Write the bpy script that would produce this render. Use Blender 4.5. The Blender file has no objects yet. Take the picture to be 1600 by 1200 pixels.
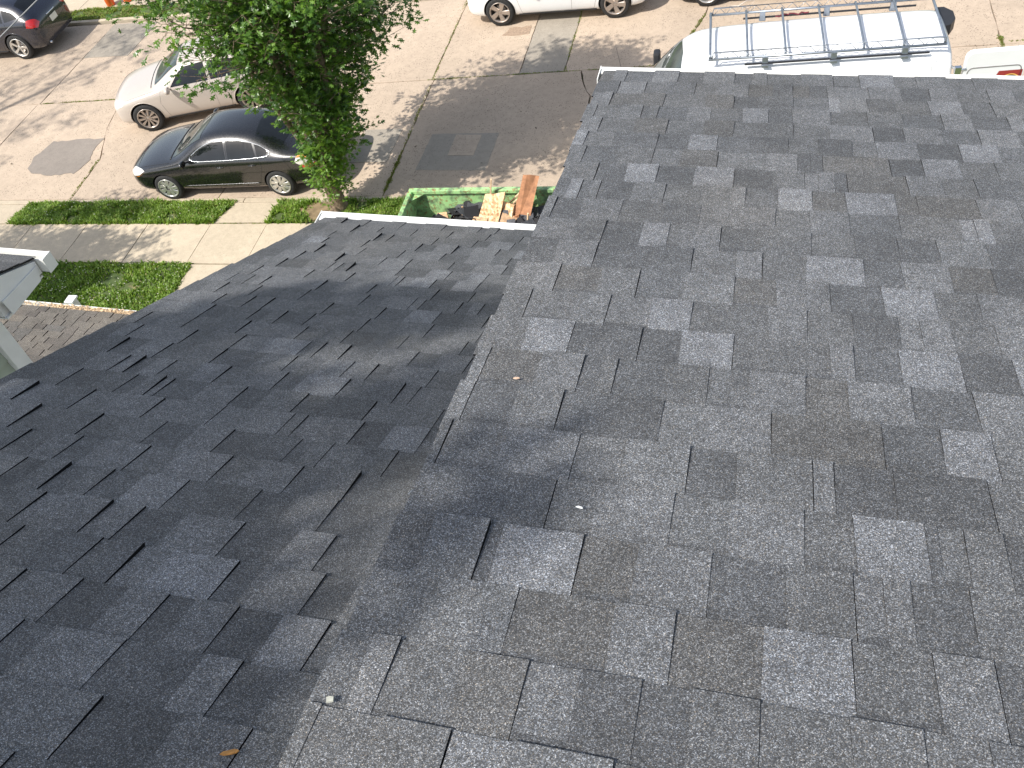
import bpy, bmesh, math, random
from math import sin, cos, pi, radians, sqrt, atan2
from mathutils import Vector, Matrix, Quaternion
from mathutils.bvhtree import BVHTree
random.seed(11)
scene = bpy.context.scene
COL = scene.collection

# ---------------------------------------------------------------- camera, sky, sun, exposure
CAM = Vector((0, 0, 11.0))
cd = bpy.data.cameras.new("camera")
cam = bpy.data.objects.new("camera", cd)
COL.objects.link(cam)
cam.location = CAM
cam.rotation_euler = (radians(40.384), radians(6.076), radians(12.809))
cd.sensor_width = 36
cd.lens = 36 * 1366.96 / 1600
cd.clip_start = 0.05
cd.clip_end = 600
scene.camera = cam

SUN_TO = Vector((0.62, 0.61, -1.0)).normalized()       # direction in which the sunlight travels
world = bpy.data.worlds.new("World")
scene.world = world
world.use_nodes = True
wn = world.node_tree
sky = wn.nodes.new("ShaderNodeTexSky")
sky.sky_type = 'NISHITA'
sky.sun_disc = False
sky.sun_elevation = math.asin(-SUN_TO.z)
sky.sun_rotation = atan2(-SUN_TO.x, -SUN_TO.y) % (2 * pi)
sky.air_density = 1.0
sky.dust_density = 1.6
sky.ozone_density = 1.0
bg = wn.nodes.get("Background") or wn.nodes.new("ShaderNodeBackground")
bg.inputs[1].default_value = 0.142
hs = wn.nodes.new('ShaderNodeHueSaturation'); hs.inputs['Saturation'].default_value = .62      # thin haze whitens the sky
wn.links.new(sky.outputs[0], hs.inputs['Color']); wn.links.new(hs.outputs[0], bg.inputs[0])
sd = bpy.data.lights.new("sun", 'SUN')
sd.energy = 3.9
sd.angle = radians(0.55)
sd.color = (1.0, 0.955, 0.89)
sun = bpy.data.objects.new("sun", sd)
COL.objects.link(sun)
sun.location = (-20, -16, 45)
sun.rotation_euler = SUN_TO.to_track_quat('-Z', 'Y').to_euler()
scene.view_settings.view_transform = 'Standard'
scene.view_settings.look = 'None'
scene.view_settings.exposure = 0.54
scene.view_settings.gamma = 1
scene.view_settings.use_curve_mapping = False

# ---------------------------------------------------------------- frames
# the street slopes about 3 degrees against the houses: G maps street coordinates (u along, v across, w up) to the world
GX = Vector((0.99794756, 0.03144426, 0.05578459))
GY = Vector((-0.0314933, 0.99950396, 0.0))
GN = Vector((-0.05575692, -0.00175684, 0.99844283))
HG = 11.0
G = Matrix(((GX.x, GY.x, GN.x, 0), (GX.y, GY.y, GN.y, 0), (GX.z, GY.z, GN.z, 0), (0, 0, 0, 1)))
G = Matrix.Translation(CAM - GN * HG) @ G

# ---------------------------------------------------------------- helpers
class MB:
    """collects geometry for ONE mesh object"""
    def __init__(self):
        self.v = []; self.f = []; self.m = []; self.s = []
    def quad(self, idx, m=0, smooth=False):
        self.f.append(tuple(idx)); self.m.append(m); self.s.append(smooth)
    def add(self, vs, fs, m=0, smooth=False):
        o = len(self.v)
        self.v += [tuple(p) for p in vs]
        for f in fs:
            self.quad([o + i for i in f], m, smooth)
        return o
    def box(self, a, b, m=0, M=None):
        (x0, y0, z0), (x1, y1, z1) = a, b
        vs = [(x0,y0,z0),(x1,y0,z0),(x1,y1,z0),(x0,y1,z0),(x0,y0,z1),(x1,y0,z1),(x1,y1,z1),(x0,y1,z1)]
        if M is not None: vs = [tuple(M @ Vector(p)) for p in vs]
        self.add(vs, [(0,3,2,1),(4,5,6,7),(0,1,5,4),(1,2,6,5),(2,3,7,6),(3,0,4,7)], m)
    def bbox(self, a, b, r=.01, m=0, M=None):
        """box with chamfered edges"""
        bm = bmesh.new()
        bmesh.ops.create_cube(bm, size=1)
        c = [(a[i] + b[i]) / 2 for i in range(3)]; d = [abs(b[i] - a[i]) for i in range(3)]
        for v in bm.verts: v.co = Vector([v.co[i] * d[i] + c[i] for i in range(3)])
        bmesh.ops.bevel(bm, geom=bm.edges[:], offset=r, segments=2, affect='EDGES', profile=.5)
        self.bm(bm, m, M)
    def bm(self, bm, m=0, M=None, smooth=False):
        bm.verts.index_update()
        o = len(self.v)
        for v in bm.verts: self.v.append(tuple(M @ v.co) if M is not None else tuple(v.co))
        for f in bm.faces: self.quad([o + v.index for v in f.verts], m, smooth)
        bm.free()
    def tube(self, pts, r, n=6, m=0, cap=True, smooth=True):
        pts = [Vector(p) for p in pts]
        rs = r if isinstance(r, (list, tuple)) else [r] * len(pts)
        rings = []; ref = None
        for i, p in enumerate(pts):
            if i == 0: t = pts[1] - p
            elif i == len(pts) - 1: t = p - pts[i - 1]
            else: t = (pts[i + 1] - pts[i - 1])
            t.normalize()
            if ref is None:
                ref = Vector((0, 0, 1)) if abs(t.z) < .9 else Vector((1, 0, 0))
            a = t.cross(ref)
            if a.length < 1e-5: a = t.orthogonal()
            a.normalize(); b = t.cross(a); ref = -b if False else ref
            base = len(self.v)
            for k in range(n):
                an = 2 * pi * k / n
                self.v.append(tuple(p + (a * cos(an) + b * sin(an)) * rs[i]))
            rings.append(base)
        for i in range(len(rings) - 1):
            for k in range(n):
                k2 = (k + 1) % n
                self.quad((rings[i] + k, rings[i] + k2, rings[i + 1] + k2, rings[i + 1] + k), m, smooth)
        if cap:
            self.quad([rings[0] + k for k in range(n)][::-1], m); self.quad([rings[-1] + k for k in range(n)], m)
    def lathe(self, prof, n=24, m=0, axis='Y', smooth=True, c=(0, 0, 0), close=False):
        """prof = [(r, h)], revolved about AXIS"""
        o = len(self.v)
        for (r, h) in prof:
            for k in range(n):
                a = 2 * pi * k / n
                if axis == 'Y': p = (c[0] + r * cos(a), c[1] + h, c[2] + r * sin(a))
                else: p = (c[0] + r * cos(a), c[1] + r * sin(a), c[2] + h)
                self.v.append(p)
        L = len(prof)
        for i in range(L if close else L - 1):
            j = (i + 1) % L
            for k in range(n):
                k2 = (k + 1) % n
                self.quad((o + i * n + k, o + i * n + k2, o + j * n + k2, o + j * n + k), m, smooth)
    def prism(self, poly, z0, z1, m=0, M=None):
        n = len(poly)
        vs = [(x, y, z0) for x, y in poly] + [(x, y, z1) for x, y in poly]
        if M is not None: vs = [tuple(M @ Vector(p)) for p in vs]
        fs = [tuple(range(n))[::-1], tuple(range(n, 2 * n))] + [(i, (i + 1) % n, n + (i + 1) % n, n + i) for i in range(n)]
        self.add(vs, fs, m)
    def build(self, name, mats, parent=None, matrix=None, fix=False):
        me = bpy.data.meshes.new(name)
        me.from_pydata(self.v, [], self.f)
        for mt in (mats if isinstance(mats, (list, tuple)) else [mats]): me.materials.append(mt)
        me.polygons.foreach_set('material_index', self.m)
        me.polygons.foreach_set('use_smooth', self.s)
        if fix:
            b = bmesh.new(); b.from_mesh(me); bmesh.ops.recalc_face_normals(b, faces=b.faces); b.to_mesh(me); b.free()
        me.update()
        o = bpy.data.objects.new(name, me)
        COL.objects.link(o)
        if parent is not None: o.parent = parent
        elif matrix is not None: o.matrix_world = matrix
        return o

def tag(o, label=None, cat=None, group=None, kind=None):
    if label: o['label'] = label
    if cat: o['category'] = cat
    if group: o['group'] = group
    if kind: o['kind'] = kind
    return o

def thing(name, label, cat, matrix=None, group=None):
    o = bpy.data.objects.new(name, None)
    COL.objects.link(o)
    o.empty_display_size = .2
    if matrix is not None: o.matrix_world = matrix
    return tag(o, label, cat, group)

def at_g(u, v, w=0, yaw=0):
    return G @ Matrix.Translation((u, v, w)) @ Matrix.Rotation(radians(yaw), 4, 'Z')
def at_h(x, y, z, yaw=0):
    return Matrix.Translation(CAM + Vector((x, y, z))) @ Matrix.Rotation(radians(yaw), 4, 'Z')

# ---------------------------------------------------------------- materials
def nodes(m):
    m.use_nodes = True
    return m.node_tree.nodes, m.node_tree.links, m.node_tree.nodes['Principled BSDF']

def noise(N, L, scale, detail=3, rough=.55, vec=None, coord='Object', dim=None, dist=0):
    n = N.new('ShaderNodeTexNoise'); n.inputs['Scale'].default_value = scale
    n.inputs['Detail'].default_value = detail; n.inputs['Roughness'].default_value = rough
    n.inputs['Distortion'].default_value = dist
    if vec is None:
        tc = N.new('ShaderNodeTexCoord'); vec = tc.outputs[coord]
    L.new(vec, n.inputs['Vector'])
    return n
def ramp(N, L, fac, stops, interp='LINEAR'):
    r = N.new('ShaderNodeValToRGB'); cr = r.color_ramp; cr.interpolation = interp
    while len(cr.elements) < len(stops): cr.elements.new(.5)
    for e, (p, c) in zip(cr.elements, stops):
        e.position = p; e.color = (c[0], c[1], c[2], 1) if isinstance(c, (list, tuple)) else (c, c, c, 1)
    L.new(fac, r.inputs[0]); return r
def mix(N, L, fac, a, b, mode='MIX'):
    m = N.new('ShaderNodeMixRGB'); m.blend_type = mode
    for s, x in ((0, fac), (1, a), (2, b)):
        if hasattr(x, 'links') or hasattr(x, 'is_linked'): L.new(x, m.inputs[s])
        elif isinstance(x, (int, float)): m.inputs[s].default_value = x if s == 0 else (x, x, x, 1)
        else: m.inputs[s].default_value = (*x, 1)
    return m.outputs[0]
def bump(N, L, B, h, strength=.3, dist=.01):
    b = N.new('ShaderNodeBump'); b.inputs['Strength'].default_value = strength; b.inputs['Distance'].default_value = dist
    L.new(h, b.inputs['Height']); L.new(b.outputs[0], B.inputs['Normal'])

def mat(name, col, rough=.6, metal=0, var=.12, vscale=8, bumps=0, bscale=40, coat=0, spec=None):
    """a plain material whose colour and gloss vary a little"""
    m = bpy.data.materials.new(name); N, L, B = nodes(m)
    n = noise(N, L, vscale, 4)
    r = ramp(N, L, n.outputs[0], [(.3, [c * (1 - var) for c in col]), (.7, [min(1, c * (1 + var)) for c in col])])
    L.new(r.outputs[0], B.inputs['Base Color'])
    B.inputs['Roughness'].default_value = rough; B.inputs['Metallic'].default_value = metal
    if coat: B.inputs['Coat Weight'].default_value = coat; B.inputs['Coat Roughness'].default_value = .06
    if spec is not None: B.inputs['Specular IOR Level'].default_value = spec
    if bumps:
        n2 = noise(N, L, bscale, 4); bump(N, L, B, n2.outputs[0], bumps, .01)
    return m

def shingle_mat(name, base, fresh=1.0):
    m = bpy.data.materials.new(name); N, L, B = nodes(m)
    geo = N.new('ShaderNodeNewGeometry'); P = geo.outputs['Position']
    vo = N.new('ShaderNodeTexVoronoi'); vo.inputs['Scale'].default_value = 680; vo.inputs['Randomness'].default_value = 1
    L.new(P, vo.inputs['Vector'])
    sep = N.new('ShaderNodeSeparateColor'); L.new(vo.outputs['Color'], sep.inputs[0])
    gr = ramp(N, L, sep.outputs[0], [(0, .32), (.45, .70), (.72, 1.0), (.88, 1.85), (1, 2.9)])
    vo2 = N.new('ShaderNodeTexVoronoi'); vo2.inputs['Scale'].default_value = 400; L.new(P, vo2.inputs['Vector'])
    sep2 = N.new('ShaderNodeSeparateColor'); L.new(vo2.outputs['Color'], sep2.inputs[0])
    gr2 = ramp(N, L, sep2.outputs[1], [(0, .7), (.5, .97), (.85, 1.2), (1, 1.6)])
    hue = ramp(N, L, sep.outputs[2], [(0, (.95, .99, 1.06)), (.6, (.99, 1.0, 1.01)), (.9, (1.08, 1.01, .92)), (1, (1.25, 1.05, .82))])
    patch = noise(N, L, 2.6, 4, .6, vec=P); pr = ramp(N, L, patch.outputs[0], [(.28, .8), (.72, 1.2)])
    mid = noise(N, L, 26, 4, .65, vec=P); mr = ramp(N, L, mid.outputs[0], [(.3, .84), (.7, 1.16)])
    stain = noise(N, L, 1.1, 3, .5, vec=P); sr = ramp(N, L, stain.outputs[0], [(.52, (1, 1, 1)), (.72, (1.08, 1.03, .96))])
    c = mix(N, L, 1, tuple(base), gr.outputs[0], 'MULTIPLY')
    oi = N.new('ShaderNodeObjectInfo'); orr = ramp(N, L, oi.outputs['Random'], [(0, .91), (1, 1.09)])      # no two shingles quite alike
    for q in (gr2, hue, pr, mr, sr, orr): c = mix(N, L, 1, c, q.outputs[0], 'MULTIPLY')
    L.new(c, B.inputs['Base Color'])
    B.inputs['Roughness'].default_value = .78
    B.inputs['Specular IOR Level'].default_value = .5
    bump(N, L, B, vo.outputs['Distance'], .55, .0016)
    return m

M = {}
M['sh0'] = shingle_mat('shingle_charcoal', (.114, .117, .120))
M['sh1'] = shingle_mat('shingle_grey', (.136, .140, .145))
M['sh2'] = shingle_mat('shingle_pale', (.165, .171, .180))
M['shd'] = shingle_mat('shingle_dark', (.090, .093, .097))
M['shb'] = shingle_mat('shingle_brownish', (.107, .107, .106))
M['edge'] = mat('asphalt_edge', (.008, .008, .009), .9, spec=.15)
M['deck'] = mat('roof_felt', (.02, .02, .022), .95)
M['sha'] = shingle_mat('shingle_mid', (.124, .128, .132)); M['shc'] = shingle_mat('shingle_slate', (.101, .105, .110))
SH = [M['sh0'], M['sh1'], M['sh2'], M['shd'], M['shb'], M['edge'], M['sha'], M['shc']]
M['white'] = mat('white_aluminium', (.80, .80, .76), .42, var=.05, vscale=5)
M['white_wood'] = mat('white_painted_board', (.74, .75, .74), .55, var=.06, vscale=6)
M['siding'] = mat('sage_siding', (.33, .38, .31), .6, var=.08, vscale=5)
M['brick'] = mat('house_wall', (.42, .40, .37), .85, var=.15, vscale=10)

def concrete_mat(name, base, speck=.5, stain=.12):
    m = bpy.data.materials.new(name); N, L, B = nodes(m)
    geo = N.new('ShaderNodeNewGeometry'); P = geo.outputs['Position']
    oi = N.new('ShaderNodeObjectInfo')
    n1 = noise(N, L, .55, 5, .6, vec=P); n2 = noise(N, L, 7, 6, .65, vec=P); n3 = noise(N, L, 60, 3, .7, vec=P)
    r1 = ramp(N, L, n1.outputs[0], [(.3, 1 - stain), (.7, 1 + stain)])
    r2 = ramp(N, L, n2.outputs[0], [(.3, .9), (.7, 1.08)])
    r3 = ramp(N, L, n3.outputs[0], [(.25, .82), (.75, 1.14)])
    vo = N.new('ShaderNodeTexVoronoi'); vo.inputs['Scale'].default_value = 19; L.new(P, vo.inputs['Vector'])
    # exposed dark pebbles and pits, denser in patches
    pit = ramp(N, L, vo.outputs['Distance'], [(0.15, .22), (.26, 1.0)])
    msk = noise(N, L, 2.3, 3, .6, vec=P); mk = ramp(N, L, msk.outputs[0], [(.36, 0), (.56, speck)])
    ro = ramp(N, L, oi.outputs['Random'], [(0, .93), (1, 1.06)])
    c = mix(N, L, 1, tuple(base), r1.outputs[0], 'MULTIPLY')
    for q in (r2, r3, ro): c = mix(N, L, 1, c, q.outputs[0], 'MULTIPLY')
    c = mix(N, L, mk.outputs[0], c, mix(N, L, 1, c, pit.outputs[0], 'MULTIPLY'))
    L.new(c, B.inputs['Base Color']); B.inputs['Roughness'].default_value = .88
    bump(N, L, B, n3.outputs[0], .3, .006)
    return m
M['road'] = concrete_mat('road_concrete', (.455, .362, .272), 1.0, .10)
M['walk'] = concrete_mat('sidewalk_concrete', (.50, .42, .31), .25, .08)
M['strip'] = concrete_mat('grey_repair_concrete', (.33, .29, .235), .6, .07)
M['tar'] = concrete_mat('asphalt_patch', (.245, .212, .18), .3, .1)
M['joint'] = mat('joint_soil', (.07, .075, .035), .95, var=.5, vscale=14)
M['soil'] = mat('soil', (.22, .16, .09), .95, var=.35, vscale=6, bumps=.4)

def turf_mat():
    m = bpy.data.materials.new('lawn_soil'); N, L, B = nodes(m)
    geo = N.new('ShaderNodeNewGeometry')
    n = noise(N, L, 3.5, 5, .65, vec=geo.outputs['Position'])
    r = ramp(N, L, n.outputs[0], [(.3, (.05, .085, .02)), (.6, (.085, .11, .035)), (.75, (.24, .19, .10))])
    L.new(r.outputs[0], B.inputs['Base Color']); B.inputs['Roughness'].default_value = .95
    return m
M['turf'] = turf_mat()

def leafy(name, lo, hi, rough=.45, trans=.35, spec=.5):
    m = bpy.data.materials.new(name); N, L, B = nodes(m)
    geo = N.new('ShaderNodeNewGeometry')
    n = noise(N, L, 2.2, 3, .6, vec=geo.outputs['Position'])
    rnd = geo.outputs['Random Per Island']
    ad = N.new('ShaderNodeMath'); ad.operation = 'ADD'; L.new(n.outputs[0], ad.inputs[0])
    mu = N.new('ShaderNodeMath'); mu.operation = 'MULTIPLY_ADD'; L.new(rnd, mu.inputs[0]); mu.inputs[1].default_value = .5; mu.inputs[2].default_value = -.25
    L.new(mu.outputs[0], ad.inputs[1])
    r = ramp(N, L, ad.outputs[0], [(.28, lo), (.72, hi)])
    L.new(r.outputs[0], B.inputs['Base Color']); B.inputs['Roughness'].default_value = rough
    B.inputs['Specular IOR Level'].default_value = spec
    tr = N.new('ShaderNodeBsdfTranslucent')
    tc = mix(N, L, 1, r.outputs[0], (1.6, 1.7, .55), 'MULTIPLY'); L.new(tc, tr.inputs[0])
    ms = N.new('ShaderNodeMixShader'); ms.inputs[0].default_value = trans
    L.new(B.outputs[0], ms.inputs[1]); L.new(tr.outputs[0], ms.inputs[2])
    L.new(ms.outputs[0], N['Material Output'].inputs[0])
    return m
M['leaf'] = leafy('oak_leaf', (.040, .10, .018), (.125, .23, .038), .34, .3, .6)
M['leafy'] = leafy('young_oak_leaf', (.08, .17, .02), (.18, .30, .045), .4, .35, .5)
M['blade'] = leafy('grass_blade', (.11, .20, .026), (.27, .39, .07), .5, .3, .35)
M['blade_dry'] = leafy('dry_grass_blade', (.16, .17, .05), (.32, .28, .12), .6, .25, .3)
M['clover'] = mat('clover_flower', (.55, .57, .40), .8)
M['bark'] = mat('bark', (.20, .145, .10), .9, var=.4, vscale=22, bumps=.9, bscale=30)

def paint(name, col, flake=.05, rough=.22, dust=.0, metal=0):
    m = bpy.data.materials.new(name); N, L, B = nodes(m)
    n = noise(N, L, 3, 4); n2 = noise(N, L, 30, 5, .7)
    r = ramp(N, L, n.outputs[0], [(.3, [c * (1 - flake) for c in col]), (.7, [c * (1 + flake) for c in col])])
    c = r.outputs[0]
    if dust:
        dm = ramp(N, L, n2.outputs[0], [(.35, 0.0), (.8, dust)])
        c = mix(N, L, dm.outputs[0], c, (.33, .30, .26))
    L.new(c, B.inputs['Base Color'])
    rr = ramp(N, L, n2.outputs[0], [(.3, rough * .7), (.7, rough * 1.5)]); L.new(rr.outputs[0], B.inputs['Roughness'])
    B.inputs['Metallic'].default_value = metal
    B.inputs['Coat Weight'].default_value = 1; B.inputs['Coat Roughness'].default_value = .04
    return m
M['p_black'] = paint('black_car_paint', (.004, .0045, .006), .1, .22, .02)
M['p_navy'] = paint('navy_car_paint', (.004, .007, .018), .1, .22, .02)
M['p_beige'] = paint('pale_beige_car_paint', (.50, .44, .385), .02, .35, .0)
M['p_white'] = paint('white_car_paint', (.80, .80, .79), .02, .3, .0)
M['p_van'] = paint('white_van_paint', (.78, .79, .79), .02, .4, .0)
def glass_mat(name, col, rough=.03):
    m = bpy.data.materials.new(name); N, L, B = nodes(m)
    n = noise(N, L, 2.5, 3); r = ramp(N, L, n.outputs[0], [(.3, [c * .5 for c in col]), (.75, [c * 1.3 for c in col])])
    L.new(r.outputs[0], B.inputs['Base Color']); B.inputs['Roughness'].default_value = rough
    B.inputs['Specular IOR Level'].default_value = .5; B.inputs['Coat Weight'].default_value = .15; B.inputs['Coat Roughness'].default_value = .02
    return m
M['glass'] = glass_mat('car_window_glass', (.007, .009, .010))
M['screen'] = glass_mat('windscreen_glass', (.05, .06, .055), .05)
M['tyre'] = mat('tyre_rubber', (.022, .022, .022), .85, var=.3, vscale=20)
M['arch'] = mat('wheel_arch_plastic', (.012, .012, .012), .8)
M['plast'] = mat('black_plastic', (.02, .02, .022), .5)
M['rim'] = mat('silver_wheel', (.62, .61, .58), .3, .75, var=.15, vscale=30)
M['rimd'] = mat('bronze_grey_wheel', (.42, .37, .33), .32, .7, var=.1)
M['rimdark'] = mat('dark_wheel_barrel', (.03, .028, .026), .5, .3)
M['chrome'] = mat('chrome', (.75, .76, .78), .12, 1.0, var=.04)
M['galv'] = mat('galvanised_tube', (.33, .365, .41), .38, .8, var=.15, vscale=12)
M['red'] = mat('red_lamp', (.55, .012, .012), .15, coat=1)
M['amber'] = mat('amber_lamp', (.85, .28, .05), .15, coat=1)
M['lamp'] = mat('clear_lamp', (.72, .70, .66), .12, .2, coat=1)
M['plate'] = mat('number_plate', (.70, .69, .60), .4)
M['seam'] = mat('panel_gap', (.01, .01, .01), .8)
M['seaml'] = mat('panel_gap_light', (.16, .15, .14), .8)

# ================================================================ THE STREET (in street coordinates)
def sheet(name, u0, u1, v0, v1, w, m, kind='structure', thick=None):
    b = MB()
    if thick: b.box((u0, v0, w - thick), (u1, v1, w))
    else: b.add([(u0, v0, w), (u1, v0, w), (u1, v1, w), (u0, v1, w)], [(0, 1, 2, 3)])
    o = b.build(name, m, matrix=G); return tag(o, kind=kind)

sheet('ground', -170, 170, -120, 220, -.16, M['turf'])
sheet('road', -90, 90, 14.27, 23.1, -.06, M['joint'])
sheet('pavement', -90, 90, 12.05, 13.42, -.03, M['joint'])
road = bpy.data.objects['road']; pave = bpy.data.objects['pavement']

def slab(parent, pts, top, m, name='slab', wob=.008, thick=.09, seed=0, gap=.012):
    """a cast slab with slightly uneven edges; pts = corners in street coordinates"""
    rnd = random.Random(seed)
    cx = sum(p[0] for p in pts) / len(pts); cy = sum(p[1] for p in pts) / len(pts)
    ring = []
    n = len(pts)
    for i in range(n):
        a = Vector(pts[i]); b = Vector(pts[(i + 1) % n])
        k = max(1, int((b - a).length / .22))
        d = (b - a).normalized(); nrm = Vector((-d.y, d.x))
        for j in range(k):
            q = a.lerp(b, j / k) + nrm * (gap + rnd.uniform(-wob, wob) * (1 if rnd.random() < .8 else 2.5))
            ring.append(q)
    b = MB(); n = len(ring); dz = rnd.uniform(-.004, .004)
    vs = [(q.x, q.y, top + dz - thick) for q in ring] + [(q.x, q.y, top + dz - .006) for q in ring]
    vs += [((q.x - cx) * .998 + cx, (q.y - cy) * .998 + cy, top + dz) for q in ring]
    fs = [(i, (i + 1) % n, n + (i + 1) % n, n + i) for i in range(n)] + [(n + i, n + (i + 1) % n, 2 * n + (i + 1) % n, 2 * n + i) for i in range(n)] + [tuple(range(2 * n, 3 * n))]
    b.add(vs, fs)
    o = b.build(name, m, parent)
    return o
LJ = lambda u: 18.95 + .030 * (u + 6.0)          # the long joint along the middle of the carriageway
FJ = lambda u: 23.10 + .030 * (u + 6.0) * .2
low = [-60, -50, -42, -34.5, -27, -23, -19.07, -15.5, -11.5, -7.5, -3.72, .9, 5.25, 9.2, 13, 20, 30, 45, 60]
for i in range(len(low) - 1):
    a, b = low[i], low[i + 1]
    def wig(u, s):
        if abs(u + 15.5) < .1: return [(-15.47, 14.29), (-15.55, 15.86), (-16.1, 17.2), (-16.42, LJ(-16.4))]
        if abs(u + 3.72) < .1: return [(-3.62, 14.29), (-3.4, 16.2), (-3.47, 17.89), (-3.66, 18.3), (-3.84, LJ(-3.8))]
        if abs(u + 11.5) < .1: return [(-11.5, 14.29), (-11.45, LJ(-11.5))]
        return [(u, 14.29), (u - .02, LJ(u))]
    L_ = wig(a, 0); R_ = wig(b, 0)
    pts = [L_[0]] + R_ + L_[1:][::-1]
    slab(road, pts, 0, M['road'], seed=i, gap=.010 if i != 9 else .012)
up = [-60, -50, -42, -34.5, -27, -23, -19.03, -13.3, -7.58, -5.36, -4.24, -1.25, 5.32, 9.2, 13, 20, 30, 45, 60]
for i in range(len(up) - 1):
    a, b = up[i], up[i + 1]
    def ws(u):
        if abs(u + 1.25) < .1: return [(-1.62, LJ(-1.6)), (-1.50, 19.8), (-1.38, 20.25), (-1.05, 21.3), (-.96, 22.1), (-.9, FJ(-1))]
        return [(u, LJ(u)), (u + .02, FJ(u))]
    L_ = ws(a); R_ = ws(b)
    pts = [L_[0]] + R_ + L_[1:][::-1]
    slab(road, pts, 0, M['strip'] if a == -5.36 else M['road'], seed=40 + i, gap=.010)
# repairs set flush in the carriageway (each a thin course on top of the slabs)
def patch(pts, m, top=.004, name='road_patch', seed=1, wob=.02):
    rnd = random.Random(seed); ring = []
    for i in range(len(pts)):
        a = Vector(pts[i]); b = Vector(pts[(i + 1) % len(pts)]); k = max(1, int((b - a).length / .12))
        for j in range(k):
            q = a.lerp(b, j / k); ring.append((q.x + rnd.uniform(-wob, wob), q.y + rnd.uniform(-wob, wob)))
    mb = MB(); mb.prism(ring, top - .012, top + .003)
    return mb.build(name, m, road)
patch([(-17.5, 15.55), (-17.62, 16.1), (-17.45, 16.72), (-16.4, 16.78), (-15.96, 16.80), (-15.98, 16.2), (-15.86, 15.86), (-15.98, 15.32), (-16.5, 15.26), (-17.15, 15.3)], M['tar'], seed=3, wob=.035)
patch([(-8.68, 15.52), (-7.78, 15.5), (-7.76, 16.8), (-8.68, 16.8)], M['strip'], seed=4, wob=.006)
patch([(-7.0, 15.18), (-5.38, 15.13), (-5.35, 16.52), (-6.95, 16.55)], M['strip'], seed=5, wob=.008)
patch([(-6.38, 15.70), (-5.77, 15.68), (-5.75, 16.45), (-6.36, 16.49)], M['road'], top=.009, seed=6, wob=.004)
patch([(-19.0, 20.97), (-17.48, 20.97), (-17.47, 22.9), (-19.0, 22.95)], M['strip'], seed=7, wob=.006)
patch([(-6.15, 20.85), (-5.45, 20.9), (-5.42, 21.3), (-6.0, 21.25)], mat('rust_stained_patch', (.33, .24, .17), .9, var=.3, vscale=20), seed=8, wob=.04)

# kerb stones and pavement slabs
def kerb(u0, u1, v0, v1, top=.05):
    u = u0; k = 0
    while u < u1 - .05:
        b = min(u + 2.4, u1); mb = MB()
        mb.bbox((u + .006, v0, -.12), (b - .006, v1, top), .012)
        mb.build('kerb_stone', M['walk'], pave); u = b; k += 1
kerb(-30.0, 12.0, 14.12, 14.27, .012)
kerb(-30.0, 12.0, 23.13, 23.28, .05)
u = -28.08; k = 0
us = [-28.1, -26.6, -25.1, -23.6, -22.1, -20.55, -19.0, -17.5, -15.95, -14.46, -12.86, -11.27, -9.9, -8.4, -6.9, -5.4, -3.9, -2.4, -.9, .6, 2.1, 3.6, 5.1, 6.6]
for k in range(len(us) - 1):
    a, b = us[k], us[k + 1]
    slab(pave, [(a, 12.08), (b, 12.08), (b, 13.37), (a, 13.37)], .012, M['walk'], seed=90 + k, gap=.007, wob=.003)
# driveway aprons between the verges, and the path beside the lawn
for a, b, s in ((-11.23, -9.92, 1), (-20.5, -19.0, 2), (-19.0, -17.5, 5), (-17.5, -16.55, 6)):
    slab(pave, [(a, 13.40), (b, 13.40), (b + (.1 if s == 1 else 0), 14.10), (a + (.2 if s == 1 else 0), 14.10)], .012, M['walk'], seed=120 + s, gap=.006, wob=.003)
for a, b, v0, v1, s in ((-11.15, -9.7, 10.55, 12.05, 1), (-9.7, -8.2, 10.55, 12.05, 2), (-11.15, -9.7, 9.0, 10.52, 3), (-9.7, -8.2, 9.0, 10.52, 4), (-11.15, -9.7, 7.5, 8.97, 7)):
    slab(pave, [(a, v0), (b, v0), (b, v1), (a, v1)], .012, M['walk'], seed=140 + s, gap=.006, wob=.003)
sheet('far_pavement', -60, 40, 24.05, 25.5, -.02, M['joint'])
fp = bpy.data.objects['far_pavement']
for k in range(14):
    a = -30 + k * 1.5; slab(fp, [(a, 24.07), (a + 1.5, 24.07), (a + 1.5, 25.45), (a, 25.45)], .012, M['walk'], seed=170 + k, gap=.007, wob=.003)

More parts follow.
